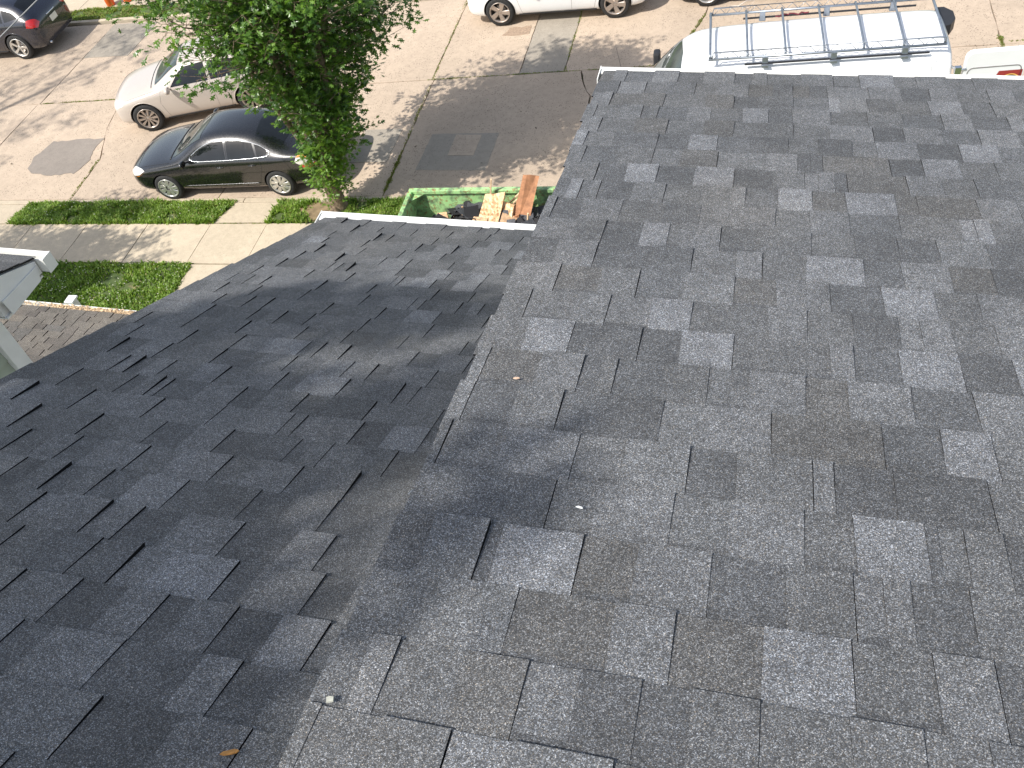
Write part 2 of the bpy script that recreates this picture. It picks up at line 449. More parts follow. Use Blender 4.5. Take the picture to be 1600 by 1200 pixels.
# ---------------------------------------------------------------- grass
def inpoly(x, y, P):
    c = False; n = len(P)
    for i in range(n):
        x1, y1 = P[i]; x2, y2 = P[(i + 1) % n]
        if (y1 > y) != (y2 > y) and x < (x2 - x1) * (y - y1) / (y2 - y1) + x1: c = not c
    return c
def grass(name, label, poly, n, hmax, seed, dry=.12, lean=.5, bald=(), flowers=0, w=.012):
    rnd = random.Random(seed)
    us_ = [p[0] for p in poly]; vs_ = [p[1] for p in poly]
    base = MB()
    mb = MB(); cnt = 0
    while cnt < n:
        x = rnd.uniform(min(us_), max(us_)); y = rnd.uniform(min(vs_), max(vs_))
        if not inpoly(x, y, poly): continue
        cnt += 1
        if any((x - bx) ** 2 + (y - by) ** 2 < br * br * rnd.uniform(.3, 1.3) for bx, by, br in bald): continue
        dens = .5 + .5 * sin(x * 5.1 + 1.3 * sin(y * 7)) * cos(y * 6.3 + sin(x * 3.1))
        if rnd.random() > .35 + .65 * dens: continue
        h = hmax * (.35 + .65 * rnd.random()) * (.6 + .5 * dens)
        x += rnd.gauss(0, .02); y += rnd.gauss(0, .02)
        for q in range(3):
            a = rnd.uniform(0, 2 * pi); l = lean * rnd.uniform(.2, 1.2) * h
            dx, dy = cos(a), sin(a); ww = w * rnd.uniform(.6, 1.3)
            m = 1 if rnd.random() < dry else 0
            ox, oy = x + rnd.gauss(0, .015), y + rnd.gauss(0, .015)
            o = len(mb.v)
            mb.v += [(ox - dy * ww, oy + dx * ww, .0), (ox + dy * ww, oy - dx * ww, .0),
                     (ox + dx * l * .5 + dy * ww * .8, oy + dy * l * .5 - dx * ww * .8, h * .65), (ox + dx * l * .5 - dy * ww * .8, oy + dy * l * .5 + dx * ww * .8, h * .65),
                     (ox + dx * l * 1.25, oy + dy * l * 1.25, h * .95)]
            mb.quad((o, o + 1, o + 2, o + 3), m); mb.quad((o + 3, o + 2, o + 4), m)
    for q in range(flowers):
        x = rnd.uniform(min(us_), max(us_)); y = rnd.uniform(min(vs_), max(vs_))
        if not inpoly(x, y, poly): continue
        r = rnd.uniform(.008, .017); z = hmax * rnd.uniform(.7, 1.1)
        mb.add([(x + r, y, z), (x, y + r, z), (x - r, y, z), (x, y - r, z), (x, y, z + r), (x, y, z - r)],
               [(0, 1, 4), (1, 2, 4), (2, 3, 4), (3, 0, 4), (1, 0, 5), (2, 1, 5), (3, 2, 5), (0, 3, 5)], 2)
    o = mb.build(name, [M['blade'], M['blade_dry'], M['clover']], matrix=G)
    return tag(o, label, 'grass', kind='stuff')
def bed(poly, z=.0, seed=0):
    mb = MB(); mb.prism(poly, -.12, z)
    return mb.build('turf_bed', M['turf'], pave)
vL = [(-16.62, 13.42), (-11.30, 13.42), (-11.02, 14.09), (-16.45, 14.09)]
vR = [(-9.90, 13.43), (-3.0, 13.43), (-3.0, 14.09), (-9.84, 14.09)]
lawn = [(-19.5, 8.6), (-11.2, 8.6), (-11.17, 12.04), (-19.5, 12.02)]
vF = [(-20.95, 23.32), (-8.5, 23.32), (-8.5, 24.03), (-21.1, 24.03)]
for i, P_ in enumerate((vL, vR, lawn, vF)): bed(P_, .004)
def grow(P_, s): # blades spill a little over the edges
    cx = sum(p[0] for p in P_) / 4; cy = sum(p[1] for p in P_) / 4
    return [(p[0] + s * (1 if p[0] > cx else -1), p[1] + s * (1 if p[1] > cy else -1)) for p in P_]
grass('verge_grass', 'long strip of uneven grass between the pavement and the road, left of the driveway', grow(vL, .05), 15000, .12, 21, .08, .6, [(-15.0, 13.55, .22), (-12.4, 13.6, .2), (-13.4, 13.5, .15)], 60)
grass('verge_grass', 'grass strip around the foot of the street tree beside the green skip', grow(vR, .05), 14000, .12, 22, .1, .6, [(-8.75, 13.75, .55), (-9.7, 13.6, .2), (-7.9, 14.0, .18)], 10)
grass('lawn_grass', 'square of front lawn with white clover flowers behind the porch roof', grow(lawn, .04), 42000, .10, 23, .07, .6, [(-12.75, 11.55, .30), (-12.3, 11.35, .2), (-13.6, 10.2, .15)], 1100)
grass('far_verge_grass', 'patchy yellowing grass strip on the far side of the street', grow(vF, .04), 15000, .10, 24, .38, .6, [(-19.3, 23.6, .3), (-18.2, 23.8, .4), (-20.8, 23.8, .2), (-17.0, 23.6, .6), (-15, 23.8, .8)], 30)
# weeds rooted in the joints
rnd = random.Random(5)
mb = MB()
def weed_line(a, b, n, spread, hm):
    for i in range(n):
        t = rnd.random(); t = t
        clump = .5 + .5 * sin(t * 23 + a[0]) * sin(t * 9.1 + a[1])
        if rnd.random() > clump: continue
        x = a[0] + (b[0] - a[0]) * t + rnd.gauss(0, spread * (.3 + clump)); y = a[1] + (b[1] - a[1]) * t + rnd.gauss(0, spread * (.3 + clump))
        an = rnd.uniform(0, 2 * pi); l = rnd.uniform(.012, .04); h = rnd.uniform(.006, hm)
        dx, dy = cos(an), sin(an)
        o = len(mb.v)
        mb.v += [(x - dy * .006, y + dx * .006, -.02), (x + dy * .006, y - dx * .006, -.02), (x + dx * l * .6 + dy * .007, y + dy * l * .6 - dx * .007, h), (x + dx * l, y + dy * l, h * .8), (x + dx * l * .6 - dy * .007, y + dy * l * .6 + dx * .007, h)]
        mb.quad((o, o + 1, o + 2, o + 3, o + 4), 0 if rnd.random() < .35 else 1)
weed_line((-7.5, 14.3), (-7.56, 19.0), 1100, .012, .02)
weed_line((-7.5, 14.4), (-7.5, 15.9), 900, .022, .03)
weed_line((-7.56, 19.0), (-7.6, 23), 600, .012, .02)
weed_line((-7.7, LJ(-7.7)), (-3.0, LJ(-3.0)), 1500, .010, .02)
weed_line((-3.0, LJ(-3.0)), (1.0, LJ(1.0)), 700, .010, .02)
weed_line((-19.0, LJ(-19)), (-16.4, LJ(-16.4)), 600, .010, .02)
weed_line((-4.24, LJ(-4.2)), (-4.22, 23), 800, .014, .02)
weed_line((-1.4, 20.2), (-1.05, 21.4), 700, .02, .03)
weed_line((5.28, 18.4), (5.32, 19.6), 900, .025, .04)
weed_line((5.3, 19.4), (9, 19.4), 500, .01, .02)
weed_line((-15.5, 14.3), (-15.6, 15.9), 500, .012, .02)
weed_line((-11.3, 13.37), (-9.9, 13.37), 300, .01, .02)
tag(mb.build('joint_weeds', [M['blade'], M['blade_dry']], matrix=G), 'thin green and yellow weeds growing in the joints of the concrete road', 'weeds', kind='stuff')
# fallen leaves lying on the road
def star_leaf(mb, M4, size, m=0, rnd=random):
    pts = []
    lobes = [(0, 0), (.10, .16), (.06, .3), (.34, .42), (.10, .52), (.30, .72), (.08, .76), (.0, 1.0)]
    full = [(x, y) for x, y in lobes] + [(-x, y) for x, y in lobes[-2:0:-1]]
    o = len(mb.v)
    for x, y in full:
        z = -.55 * (x * x) - .10 * y * y
        mb.v.append(tuple(M4 @ Vector((x * size, (y) * size, z * size))))
    n = len(full)
    mb.quad((o, o + 1, o + 2, o + n - 2, o + n - 1), m); mb.quad((o + 2, o + 3, o + 4, o + n - 4, o + n - 3, o + n - 2), m)
    mb.quad((o + 4, o + 5, o + 6, o + 7, o + 8, o + 9, o + n - 4), m)

# ================================================================ OUR HOUSE: main roof, shed dormer roof, gutters, walls
# house frame: camera at the origin, x along the ridge, y towards the street, z up; tables give, row by row, where each shingle ends (cm)
DORMER_ROWS = {
 0: ([-49, -27, -4, 9, 35, 58], [(45, 58, 2), (22, 35, 1)]),
 1: ([-50, -39, -19, 2, 19, 32, 59, 79, 99], [(69, 79, 1), (90, 99, 1), (-50, -40, 1), (-59, -50, -1)]),
 2: ([-51, -30, -3, 19, 36], [(32, 35, 2), (-57, -50, 1), (-16, -3, -2)]),
 3: ([-55, -37, -31, -11, 10, 32, 57, 80, 97], [(19, 31, 1), (70, 80, 1), (92, 97, 1), (-20, -10, 1), (1, 10, 2)]),
 4: ([-51, -26, -2, 19, 46, 68, 93], [(31, 46, 1), (56, 68, 1), (80, 93, 1), (-58, -50, 1)]),
 5: ([-54, -28, -7, 17, 38, 59, 84], [(46, 59, 2), (72, 84, 2), (59, 72, -1), (-17, -7, 2)]),
 6: ([-52, -28, -6, 20, 28, 49, 70], [(10, 20, 1), (59, 70, 2), (20, 28, -1), (28, 42, -2), (-16, -7, -2), (-58, -52, 1)]),
 7: ([-45, -25, 0, 22, 31, 35, 63], [(22, 31, 1), (40, 52, -2), (53, 63, 1), (-35, -24, 2), (-13, 1, 2)]),
 8: ([-48, -42, -21, 4, 24, 48, 61, 82], [(14, 24, 2), (34, 48, 2), (48, 61, -2), (71, 82, 1), (0, 4, 1)]),
 9: ([-54, -33, -9, 13, 34, 64, 72], [(23, 34, 1), (64, 72, 2), (-45, -33, 1)]),
 10: ([-36, -17, -2, 23], [(34, 44, -1), (-25, -17, 2), (-14, -2, 1)]),
 11: ([-36, -9, 10, 36], [(3, 10, 1), (21, 36, 2)]),
 12: ([-44, -22, 3, 27, 52, 73], [(14, 27, 1), (40, 52, 2), (62, 73, 1)]),
 13: ([-49, -28, -7, 21, 42, 54], [(-17, -6, 2), (33, 42, -1), (41, 54, 1), (12, 21, 1)]),
 14: ([-35, -18, 4, 31, 54], [(-46, -35, 2), (41, 54, 2), (26, 31, 1)]),
 15: ([-53, -30, -22, -1, 20, 42, 65], [(29, 42, 1), (55, 65, 1)]),
 16: ([-53, -32, -10, 13, 35, 56], [(46, 56, 2)]),
 17: ([-54, -26, -3, 21, 25, 53], []),
 18: ([-28, -5, 19, 40, 42, 53], [(28, 40, 2)]),
 19: ([-56, -38, -20, 3, 27, 36], [(-10, 2, 1), (27, 36, 1), (-35, -20, 2)]),
 20: ([-55, -29, -2, 26, 47], [(-12, -1, 1), (12, 26, 2)]),
 21: ([-46, -24, -6, 12, 35], []),
 22: ([-54], []),
}
MAIN_ROWS = {
 0: ([-210, -196, -175, -151, -131, -121], []),
 1: ([-197, -183, -163, -143, -122, -104], []),
 2: ([-178, -171, -146, -125, -105], []),
 3: ([-150, -131], []),
 4: ([-197, -175, -154, -133, -108, -104, -100], [(-120, -107, 1)]),
 5: ([-180, -145, -124, -98], [(-157, -146, 1)]),
 6: ([-203, -178, -174, -168, -144, -103], [(-190, -174, 1), (-192, -177, 1)]),
 7: ([-208, -182, -162, -141, -138, -123, -103], [(-133, -121, 2), (-148, -137, 1), (-113, -102, 2)]),
 8: ([-213, -204, -196, -169, -146, -117, -101], [(-162, -146, 1)]),
 9: ([-209, -193, -170, -143, -122, -118, -102, -93], [(-135, -118, 1)]),
 10: ([-188, -179, -153, -130, -107, -87], []),
 11: ([-198, -178, -166, -154, -131, -105, -85], [(-144, -130, 1)]),
 12: ([-217, -197, -174, -150, -132, -110, -87], []),
 13: ([-211, -188, -168, -142, -136, -126, -101, -81], [(-197, -186, 1), (-180, -165, 1)]),
 14: ([-207, -189, -167, -140, -119, -110, -89], [(-104, -87, 1)]),
 15: ([-196, -190, -178, -157, -136, -114, -95, -90], [(-129, -113, 2), (-207, -194, 1), (-146, -134, 1), (-210, -194, 1)]),
 16: ([-204, -183, -172, -169, -143, -122, -99], [(-156, -141, 1)]),
 17: ([-209, -188, -163, -142, -119, -115, -97, -77], [(-178, -160, 1), (-159, -141, 1), (-88, -76, 2), (-112, -95, 1)]),
 18: ([-196, -174, -153, -131, -110, -100, -81], []),
 19: ([-187, -170, -148, -123, -102, -86], [(-162, -147, 1)]),
 20: ([-176, -162, -149, -127, -107, -86], []),
 21: ([-158, -139, -130, -103, -80], [(-152, -136, 1), (-118, -100, 1)]),
 22: ([-152, -131, -120, -96, -76], [(-112, -94, 2), (-90, -73, 1)]),
 23: ([-125, -104, -88, -68], [(-136, -122, 1)]),
 24: ([-127, -104, -79], [(-120, -103, 1), (-87, -79, 1)]),
 25: ([-69], []),
}
LIFTED = [(1, 0, -210),(1, 1, -197),(1, 2, -178),(1, 4, -197),(1, 5, -180),(1, 3, -131),(1, 6, -168),(1, 15, -95),(1, 17, -209),(1, 18, -196),(1, 20, -162),(1, 21, -139),(1, 15, -95),(1, 19, -86),(1, 14, -207),(1, 16, -172),(1, 15, -190),(0, 19, -38),(1, 22, -120),]

SE = .1429
DORM = dict(pitch=0.230383, h=1.238, o=3.5466, x0=-.565, x1=2.3)
MAIN = dict(pitch=0.469145, h=1.2643, o=3.983, x0=-2.245, x1=-.60)
RISE = dict(recess=.0050, tooth=.0080)
def roof_matrix(R):
    p = R['pitch']
    return Matrix(((1, 0, 0, CAM.x), (0, cos(p), sin(p), CAM.y), (0, -sin(p), cos(p), CAM.z - R['h']), (0, 0, 0, 1)))
house = thing('house', 'house under dark grey shingle roofs with a shed dormer, white gutters along both eaves', 'house', at_h(0, 0, -11.1))
HI = house.matrix_world.inverted()
def hpart(mb, name, mats, Mw=Matrix.Identity(4), parent=house, inv=None, **k):
    """part of a thing given in world matrix Mw"""
    o = mb.build(name, mats, parent, **k)
    o.matrix_local = (inv if inv is not None else HI) @ Mw
    return o
def wedge(mb, x0, x1, s_up, s_bt, h_up, h_bt, tone, skew0=0, skew1=0, warp=0, lift=0):
    """one tab: lies on the roof, thick at its lower (butt) edge, black cut faces all round"""
    o = len(mb.v)
    xm0, xm1 = x0 + skew0 * .5, x1 + skew1 * .5
    B = -.004
    mb.v += [(x0, s_up, h_up), (x1, s_up, h_up), (x1 + skew1, s_bt + warp, h_bt + lift), (x0 + skew0, s_bt, h_bt),
             (x0, s_up, B), (x1, s_up, B), (x1 + skew1, s_bt + warp, B), (x0 + skew0, s_bt, B)]
    mb.quad((o + 0, o + 1, o + 2, o + 3), tone)
    mb.quad((o + 3, o + 7, o + 6, o + 2), 5); mb.quad((o + 1, o + 2, o + 6, o + 5), 5); mb.quad((o + 0, o + 4, o + 7, o + 3), 5); mb.quad((o, o + 1, o + 5, o + 4), 5)
TONE = {2: 2, 1: 1, 0: 0, -1: 3, -2: 4}
def lay_shingles(R, rows, parent, vis, first_obj_row, nrows, seed, mainflag):
    rnd = random.Random(seed)
    rest = MB(); nobj = 0
    x0, x1 = R['x0'], R['x1']
    for r in range(nrows):
        s_bt = R['o'] - r * SE
        s_up = s_bt - SE - .03
        edges, tones = rows.get(r, ([], []))
        E = [e / 100 for e in edges if x0 + .02 < e / 100 < x1 - .02]
        if R is DORM: x0 = R['x0'] - .035 * max(0, 1 - r / 8)
        # fill up where the table is silent
        full = []; last = x0 + (rnd.uniform(-.12, 0) if not E else 0)
        for e in E + [x1]:
            while e - last > .33:
                last = last + rnd.uniform(.185, .245)
                if e - last < .07: break
                full.append(last)
            if e < x1: full.append(e)
            last = e
        full = sorted(q for q in full if x0 + .015 < q < x1 - .015) + [x1]
        a = x0 + rnd.uniform(-.006, .006)
        for b in full:
            if b - a < .008: continue
            w = b - a
            mid = a + w * rnd.uniform(.38, .6)
            tt = [t for t in tones if t[0] / 100 - .03 < b - .03 < t[1] / 100 + .02]
            if tt and tt[0][2] > 0 and tt[0][0] / 100 > a + .02: mid = min(b - .03, tt[0][0] / 100)
            def tone(c, raised):
                for t in tones:
                    if t[0] / 100 <= c <= t[1] / 100: return TONE[t[2]]
                q = rnd.random()
                if mainflag: return (1 if q < .34 else 6 if q < .54 else 2 if q < .62 else 0 if q < .82 else 7) if raised else (0 if q < .22 else 7 if q < .46 else 3 if q < .78 else 6 if q < .9 else 1)
                if raised: return 0 if q < .22 else 6 if q < .44 else 7 if q < .56 else 3 if q < .66 else 4 if q < .76 else 1 if q < .94 else 2
                return 0 if q < .28 else 7 if q < .52 else 3 if q < .72 else 6 if q < .84 else 4 if q < .93 else 1
            key = (mainflag, r, int(round(b * 100)))
            lift = .0045 if any(k[0] == key[0] and k[1] == key[1] and abs(k[2] - key[2]) < 2 for k in LIFTED) else 0
            obj = r >= first_obj_row and vis(a, b, s_bt)
            mb = MB() if obj else rest
            ju = rnd.uniform(-.0015, .0015); sk = rnd.uniform(-.0022, .0022)
            hb = RISE['tooth'] + rnd.uniform(-.0008, .0022) + lift
            hr = RISE['recess'] + rnd.uniform(-.0006, .0008)
            skm = rnd.uniform(-.006, .006)
            last_cut = .0006 if rnd.random() < .6 else .0016
            if w > .055:
                wedge(mb, a, mid, s_up, s_bt + ju, .0008, hr, tone((a + mid) / 2, False), 0, skm)
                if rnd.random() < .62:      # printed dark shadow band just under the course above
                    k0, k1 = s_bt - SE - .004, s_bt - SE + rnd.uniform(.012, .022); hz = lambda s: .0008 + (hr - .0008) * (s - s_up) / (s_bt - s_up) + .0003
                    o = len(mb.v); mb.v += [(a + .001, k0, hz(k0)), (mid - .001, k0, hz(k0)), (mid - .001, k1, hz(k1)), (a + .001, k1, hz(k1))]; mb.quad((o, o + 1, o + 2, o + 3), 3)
                wedge(mb, mid, b - last_cut, s_up, s_bt + ju + rnd.uniform(0, .0012), .0012, hb, tone((mid + b) / 2, True), skm, sk, rnd.uniform(-.001, .001), rnd.uniform(0, .0012) + lift * .5)
            else:
                wedge(mb, a, b - last_cut, s_up, s_bt + ju, .0012, hb, tone((a + b) / 2, True), 0, sk)
            if obj:
                mb.build('shingle', SH, parent); nobj += 1
            a = b
    o = rest.build('shingle_courses', SH, parent); o['kind'] = 'stuff'
    return nobj

def roof_part(name, R, s0, s1):
    mb = MB()
    mb.box((R['x0'] + .006, s0, -.034), (R['x1'] - .006, s1 - .012, -.0025))
    return hpart(mb, name, [M['deck']], roof_matrix(R))
main_roof = roof_part('main_roof', MAIN, -.20, MAIN['o'])
dormer_roof = roof_part('dormer_roof', DORM, -.16, DORM['o'])
n1 = lay_shingles(MAIN, MAIN_ROWS, main_roof, lambda a, b, s: b > -(.90 + .95 * s) and a < -.60 - max(0, s) * .13, 3, 29, 3, 1)
n2 = lay_shingles(DORM, DORMER_ROWS, dormer_roof, lambda a, b, s: a < .44 + .185 * s, 3, 26, 4, 0)
# the cap of the ridge and the slope behind it
pb = -.469
mb = MB(); mb.box((MAIN['x0'], -4.1, -.03), (2.3, .0, .004))
back = Matrix(((1, 0, 0, CAM.x), (0, cos(pb), sin(pb), CAM.y - .17), (0, -sin(pb), cos(pb), CAM.z - 1.172), (0, 0, 0, 1)))
hpart(mb, 'rear_roof', [M['sh0']], back)
mb = MB()
for k in range(32):
    x = MAIN['x0'] + k * .143
    mb.add([(x, -.32, -1.262), (x + .15, -.32, -1.262), (x + .15, -.165, -1.176), (x, -.165, -1.176), (x, -.03, -1.236), (x + .15, -.03, -1.236)], [(0, 1, 2, 3), (3, 2, 5, 4)], k % 2)
hpart(mb, 'ridge_cap', [M['sh0'], M['shd']], Matrix.Translation(CAM))
# walls
def wall_prism(mb, x0, x1, yz, m=0):
    n = len(yz)
    vs = [(x0, y, z) for y, z in yz] + [(x1, y, z) for y, z in yz]
    mb.add(vs, [tuple(range(n)), tuple(range(n, 2 * n))[::-1]] + [(i, n + i, n + (i + 1) % n, (i + 1) % n) for i in range(n)], m)
mb = MB()
wall_prism(mb, -2.10, 2.15, [(-.15, -1.27), (3.25, -2.99), (3.25, -11.15), (-3.6, -11.15), (-3.6, -2.98)])
hpart(mb, 'wall', [M['brick']], Matrix.Translation(CAM), fix=True)
mb = MB()
wall_prism(mb, -.47, 2.15, [(-.05, -1.33), (3.15, -2.045), (3.15, -2.90), (.2, -1.44)])
hpart(mb, 'dormer_wall', [M['white_wood']], Matrix.Translation(CAM), fix=True)
# rake boards under the sloping edges
for R, nm in ((MAIN, 'rake_board'), (DORM, 'rake_board')):
    mb = MB(); mb.box((R['x0'] + .02, -.1, -.20 if R is MAIN else -.13), (R['x0'] + .045, R['o'] - .03, -.035))
    hpart(mb, nm, [M['white_wood']], roof_matrix(R))
def gutter(x0, x1, y, z, drop=.07, wid=.062, cap=True):
    """square-fronted aluminium gutter tucked under the shingle edge"""
    mb = MB(); t = .004
    mb.box((x0, y - .06, z - drop), (x1, y - .06 + t, z - .02)); mb.box((x0, y - .06, z - drop), (x1, y + wid, z - drop + t))
    mb.bbox((x0, y + wid - .012, z - drop + .001), (x1, y + wid + .006, z + .002), .004)
    mb.bbox((x0, y - .002, z - .014), (x1, y + wid - .004, z - .004), .003)      # gutter cover strip just below the lip
    mb.box((x0 - t, y - .065, z - drop - .002), (x0, y + wid + .007, z + .004)); mb.box((x1, y - .065, z - drop - .002), (x1 + t, y + wid + .007, z + .004))
    return mb
zy = lambda R: (R['o'] * cos(R['pitch']), -R['h'] - R['o'] * sin(R['pitch']))
y_, z_ = zy(MAIN); hpart(gutter(-2.285, -.60, y_ - .008, z_ + .002), 'gutter', [M['white']], Matrix.Translation(CAM))
y_, z_ = zy(DORM); hpart(gutter(-.612, 2.35, y_ - .008, z_ + .002, wid=.036), 'gutter', [M['white']], Matrix.Translation(CAM))
# eaves boxing
mb = MB(); mb.box((-2.2, 3.25, -3.20), (-.6, 3.50, -3.18)); mb.box((-.55, 3.15, -2.17), (2.3, 3.40, -2.15))
hpart(mb, 'soffit', [M['white_wood']], Matrix.Translation(CAM))

# small things lying on the roofs
def on_roof(R, x, y, lift=.011):
    """matrix on the roof surface at house x,y; local z = roof normal"""
    s = y / cos(R['pitch'])
    return roof_matrix(R) @ Matrix.Translation((x, s, lift))
def flake(name, label, cat, mtx, pts, th, m, bend=0, group=None):
    mb = MB(); n = len(pts)
    vs = [(x, y, -th / 2 + bend * x * x * 60) for x, y in pts] + [(x * .93, y * .93, th / 2 + bend * x * x * 60) for x, y in pts]
    mb.add(vs, [tuple(range(n))[::-1], tuple(range(n, 2 * n))] + [(i, (i + 1) % n, n + (i + 1) % n, n + i) for i in range(n)])
    return tag(mb.build(name, m, matrix=mtx), label, cat, group)
DRY = mat('dry_leaf', (.46, .22, .055), .6, var=.35, vscale=60)
flake('dry_leaf', 'curled orange-brown dry leaf lying near the bottom of the roof', 'leaf', on_roof(DORM, -.0, .0) if False else on_roof(MAIN, -.70, .312) @ Matrix.Rotation(radians(28), 4, 'Z'),
      [(-.015, 0), (-.010, .0042), (0, .0048), (.008, .0058), (.014, .003), (.0165, 0), (.012, -.003), (.004, -.0042), (-.008, -.0038)], .0022, DRY, .02)
flake('leaf_scrap', 'tiny tan leaf scrap on the upper roof near its left edge', 'leaf', on_roof(DORM, -.44, 1.248) @ Matrix.Rotation(radians(10), 4, 'Z'),
      [(-.008, 0), (-.002, .004), (.007, .003), (.008, -.001), (.0, -.0035)], .002, mat('tan_scrap', (.6, .42, .3), .7))
PALE = mat('pale_chip', (.45, .45, .38), .8, var=.2, vscale=80)
flake('stone_chip', 'small pale angular chip lying on the shingles low on the roof', 'debris', on_roof(DORM, -.529, .40) @ Matrix.Rotation(radians(40), 4, 'Z'),
      [(-.007, -.003), (-.004, .006), (.002, .005), (.007, .001), (.004, -.006)], .0035, PALE)
flake('paper_scrap', 'tiny white scrap lying on the grey shingles of the upper roof', 'debris', on_roof(DORM, -.223, .874) @ Matrix.Rotation(radians(-10), 4, 'Z'),
      [(-.0075, -.001), (-.003, .003), (.006, .0022), (.0075, -.001), (.001, -.0016)], .002, mat('white_scrap', (.85, .86, .84), .6))
mb = MB(); mb.tube([(-.0, -.017, 0), (0, .017, .001)], .0014, 6); mb.lathe([(.0001, .0), (.0036, .0), (.0036, .0012), (.0001, .0012)], 10, axis='Y', c=(0, .017, 0.001))
tag(mb.build('roofing_nail', M['galv'], matrix=on_roof(MAIN, -.70, 1.075, .014) @ Matrix.Rotation(radians(-8), 4, 'Z')), 'loose galvanised roofing nail beside the edge between the two roofs', 'nail')

# ================================================================ THE NEIGHBOUR'S HOUSE
nb = thing('neighbour_house', "corner of the neighbouring house with sage green siding, white eaves and dark shingles", 'house', at_h(-7, 0, -11.4))
NI = nb.matrix_world.inverted()
T0 = Matrix.Translation(CAM)
def npart(mb, name, mats, parent=nb, **k): return hpart(mb, name, mats, T0, parent, NI, **k)
NX = -4.36
tp = math.tan(radians(24.5))
mb = MB()
yz = [(3.43, -3.452), (3.43, -3.460), (-.4, -3.46 + 3.83 * tp), (-.4, -3.452 + 3.83 * tp)]
wall_prism(mb, -10.5, NX, yz)
nroof = npart(mb, 'roof', [M['deck']], fix=True)
rnd = random.Random(8)
for r in range(6):
    x = NX + .004
    while x > -6.0:
        w = rnd.uniform(.2, .34); yb = 3.44 - r * .13; yu = yb - .16
        m_ = MB(); z = lambda y: -3.452 + (3.43 - y) * tp
        m_.add([(x, yu, z(yu) + .001), (x - w, yu, z(yu) + .001), (x - w + .003, yb, z(yb) + .008), (x, yb, z(yb) + .008), (x, yb, z(yb) - .002), (x - w, yb, z(yb) - .002)],
               [(0, 1, 2, 3), (3, 2, 5, 4)], 0)
        s_ = npart(m_, 'shingle', [rnd.choice([M['shd'], M['sh0'], M['shb']])], nroof); s_.matrix_local = Matrix.Identity(4)
        x -= w
# white rake board, boxed return, corner board, gutter with end cap
mb = MB(); t = .02
wall_prism(mb, NX - .035, NX - .006, [(3.42, -3.475), (3.42, -3.575), (3.05, -3.50), (3.04, -3.46), (-.4, -3.60 + 3.83 * tp), (-.4, -3.475 + 3.83 * tp)])
npart(mb, 'rake_board', [M['white_wood']], fix=True)
mb = MB()
wall_prism(mb, NX - .16, NX - .038, [(3.40, -3.49), (3.38, -3.60), (3.02, -3.60), (3.02, -3.36)])
npart(mb, 'eave_return', [M['white_wood']], fix=True)
mb = MB(); wall_prism(mb, NX - .003, NX + .003, [(3.405, -3.50), (3.37, -3.597), (3.055, -3.597), (3.045, -3.475)]); npart(mb, 'return_panel', [M['white_wood']], fix=True)
mb = MB()
mb.box((-10.5, 3.02, -3.61), (NX - .02, 3.42, -3.595)); npart(mb, 'soffit', [M['white_wood']])
mb = MB(); x1_ = NX + .055
mb.box((-10.5, 3.43, -3.575), (x1_, 3.437, -3.468)); mb.box((-10.5, 3.43, -3.575), (x1_, 3.495, -3.57)); mb.bbox((-10.5, 3.495, -3.575), (x1_, 3.512, -3.462), .004)
mb.bbox((x1_ - .004, 3.425, -3.577), (x1_ + .004, 3.514, -3.460), .002)
npart(mb, 'gutter', [M['white']])
mb = MB(); mb.bbox((-4.52, 2.915, -11.6), (-4.47, 3.03, -3.60), .004); npart(mb, 'corner_board', [M['white_wood']])
mb = MB(); mb.box((-10.4, -4.0, -11.9), (-4.525, 3.0, -3.60)); wall_prism(mb, -10.4, -4.525, [(3.0, -3.60), (-.4, -3.62 + 3.4 * tp + .16), (-4, -3.6)]); nwall = npart(mb, 'wall', [M['siding']], fix=True)
for k in range(34):
    zt = -3.56 - k * .115; mb = MB()
    mb.add([(-4.522, -4, zt), (-4.522, 2.914, zt), (-4.502, 2.914, zt - .112), (-4.502, -4, zt - .112), (-4.523, 2.914, zt - .113), (-4.523, -4, zt - .113)], [(0, 3, 2, 1), (3, 5, 4, 2)])
    b_ = mb.build('siding_board', M['siding'], nwall); b_.matrix_local = Matrix.Identity(4)
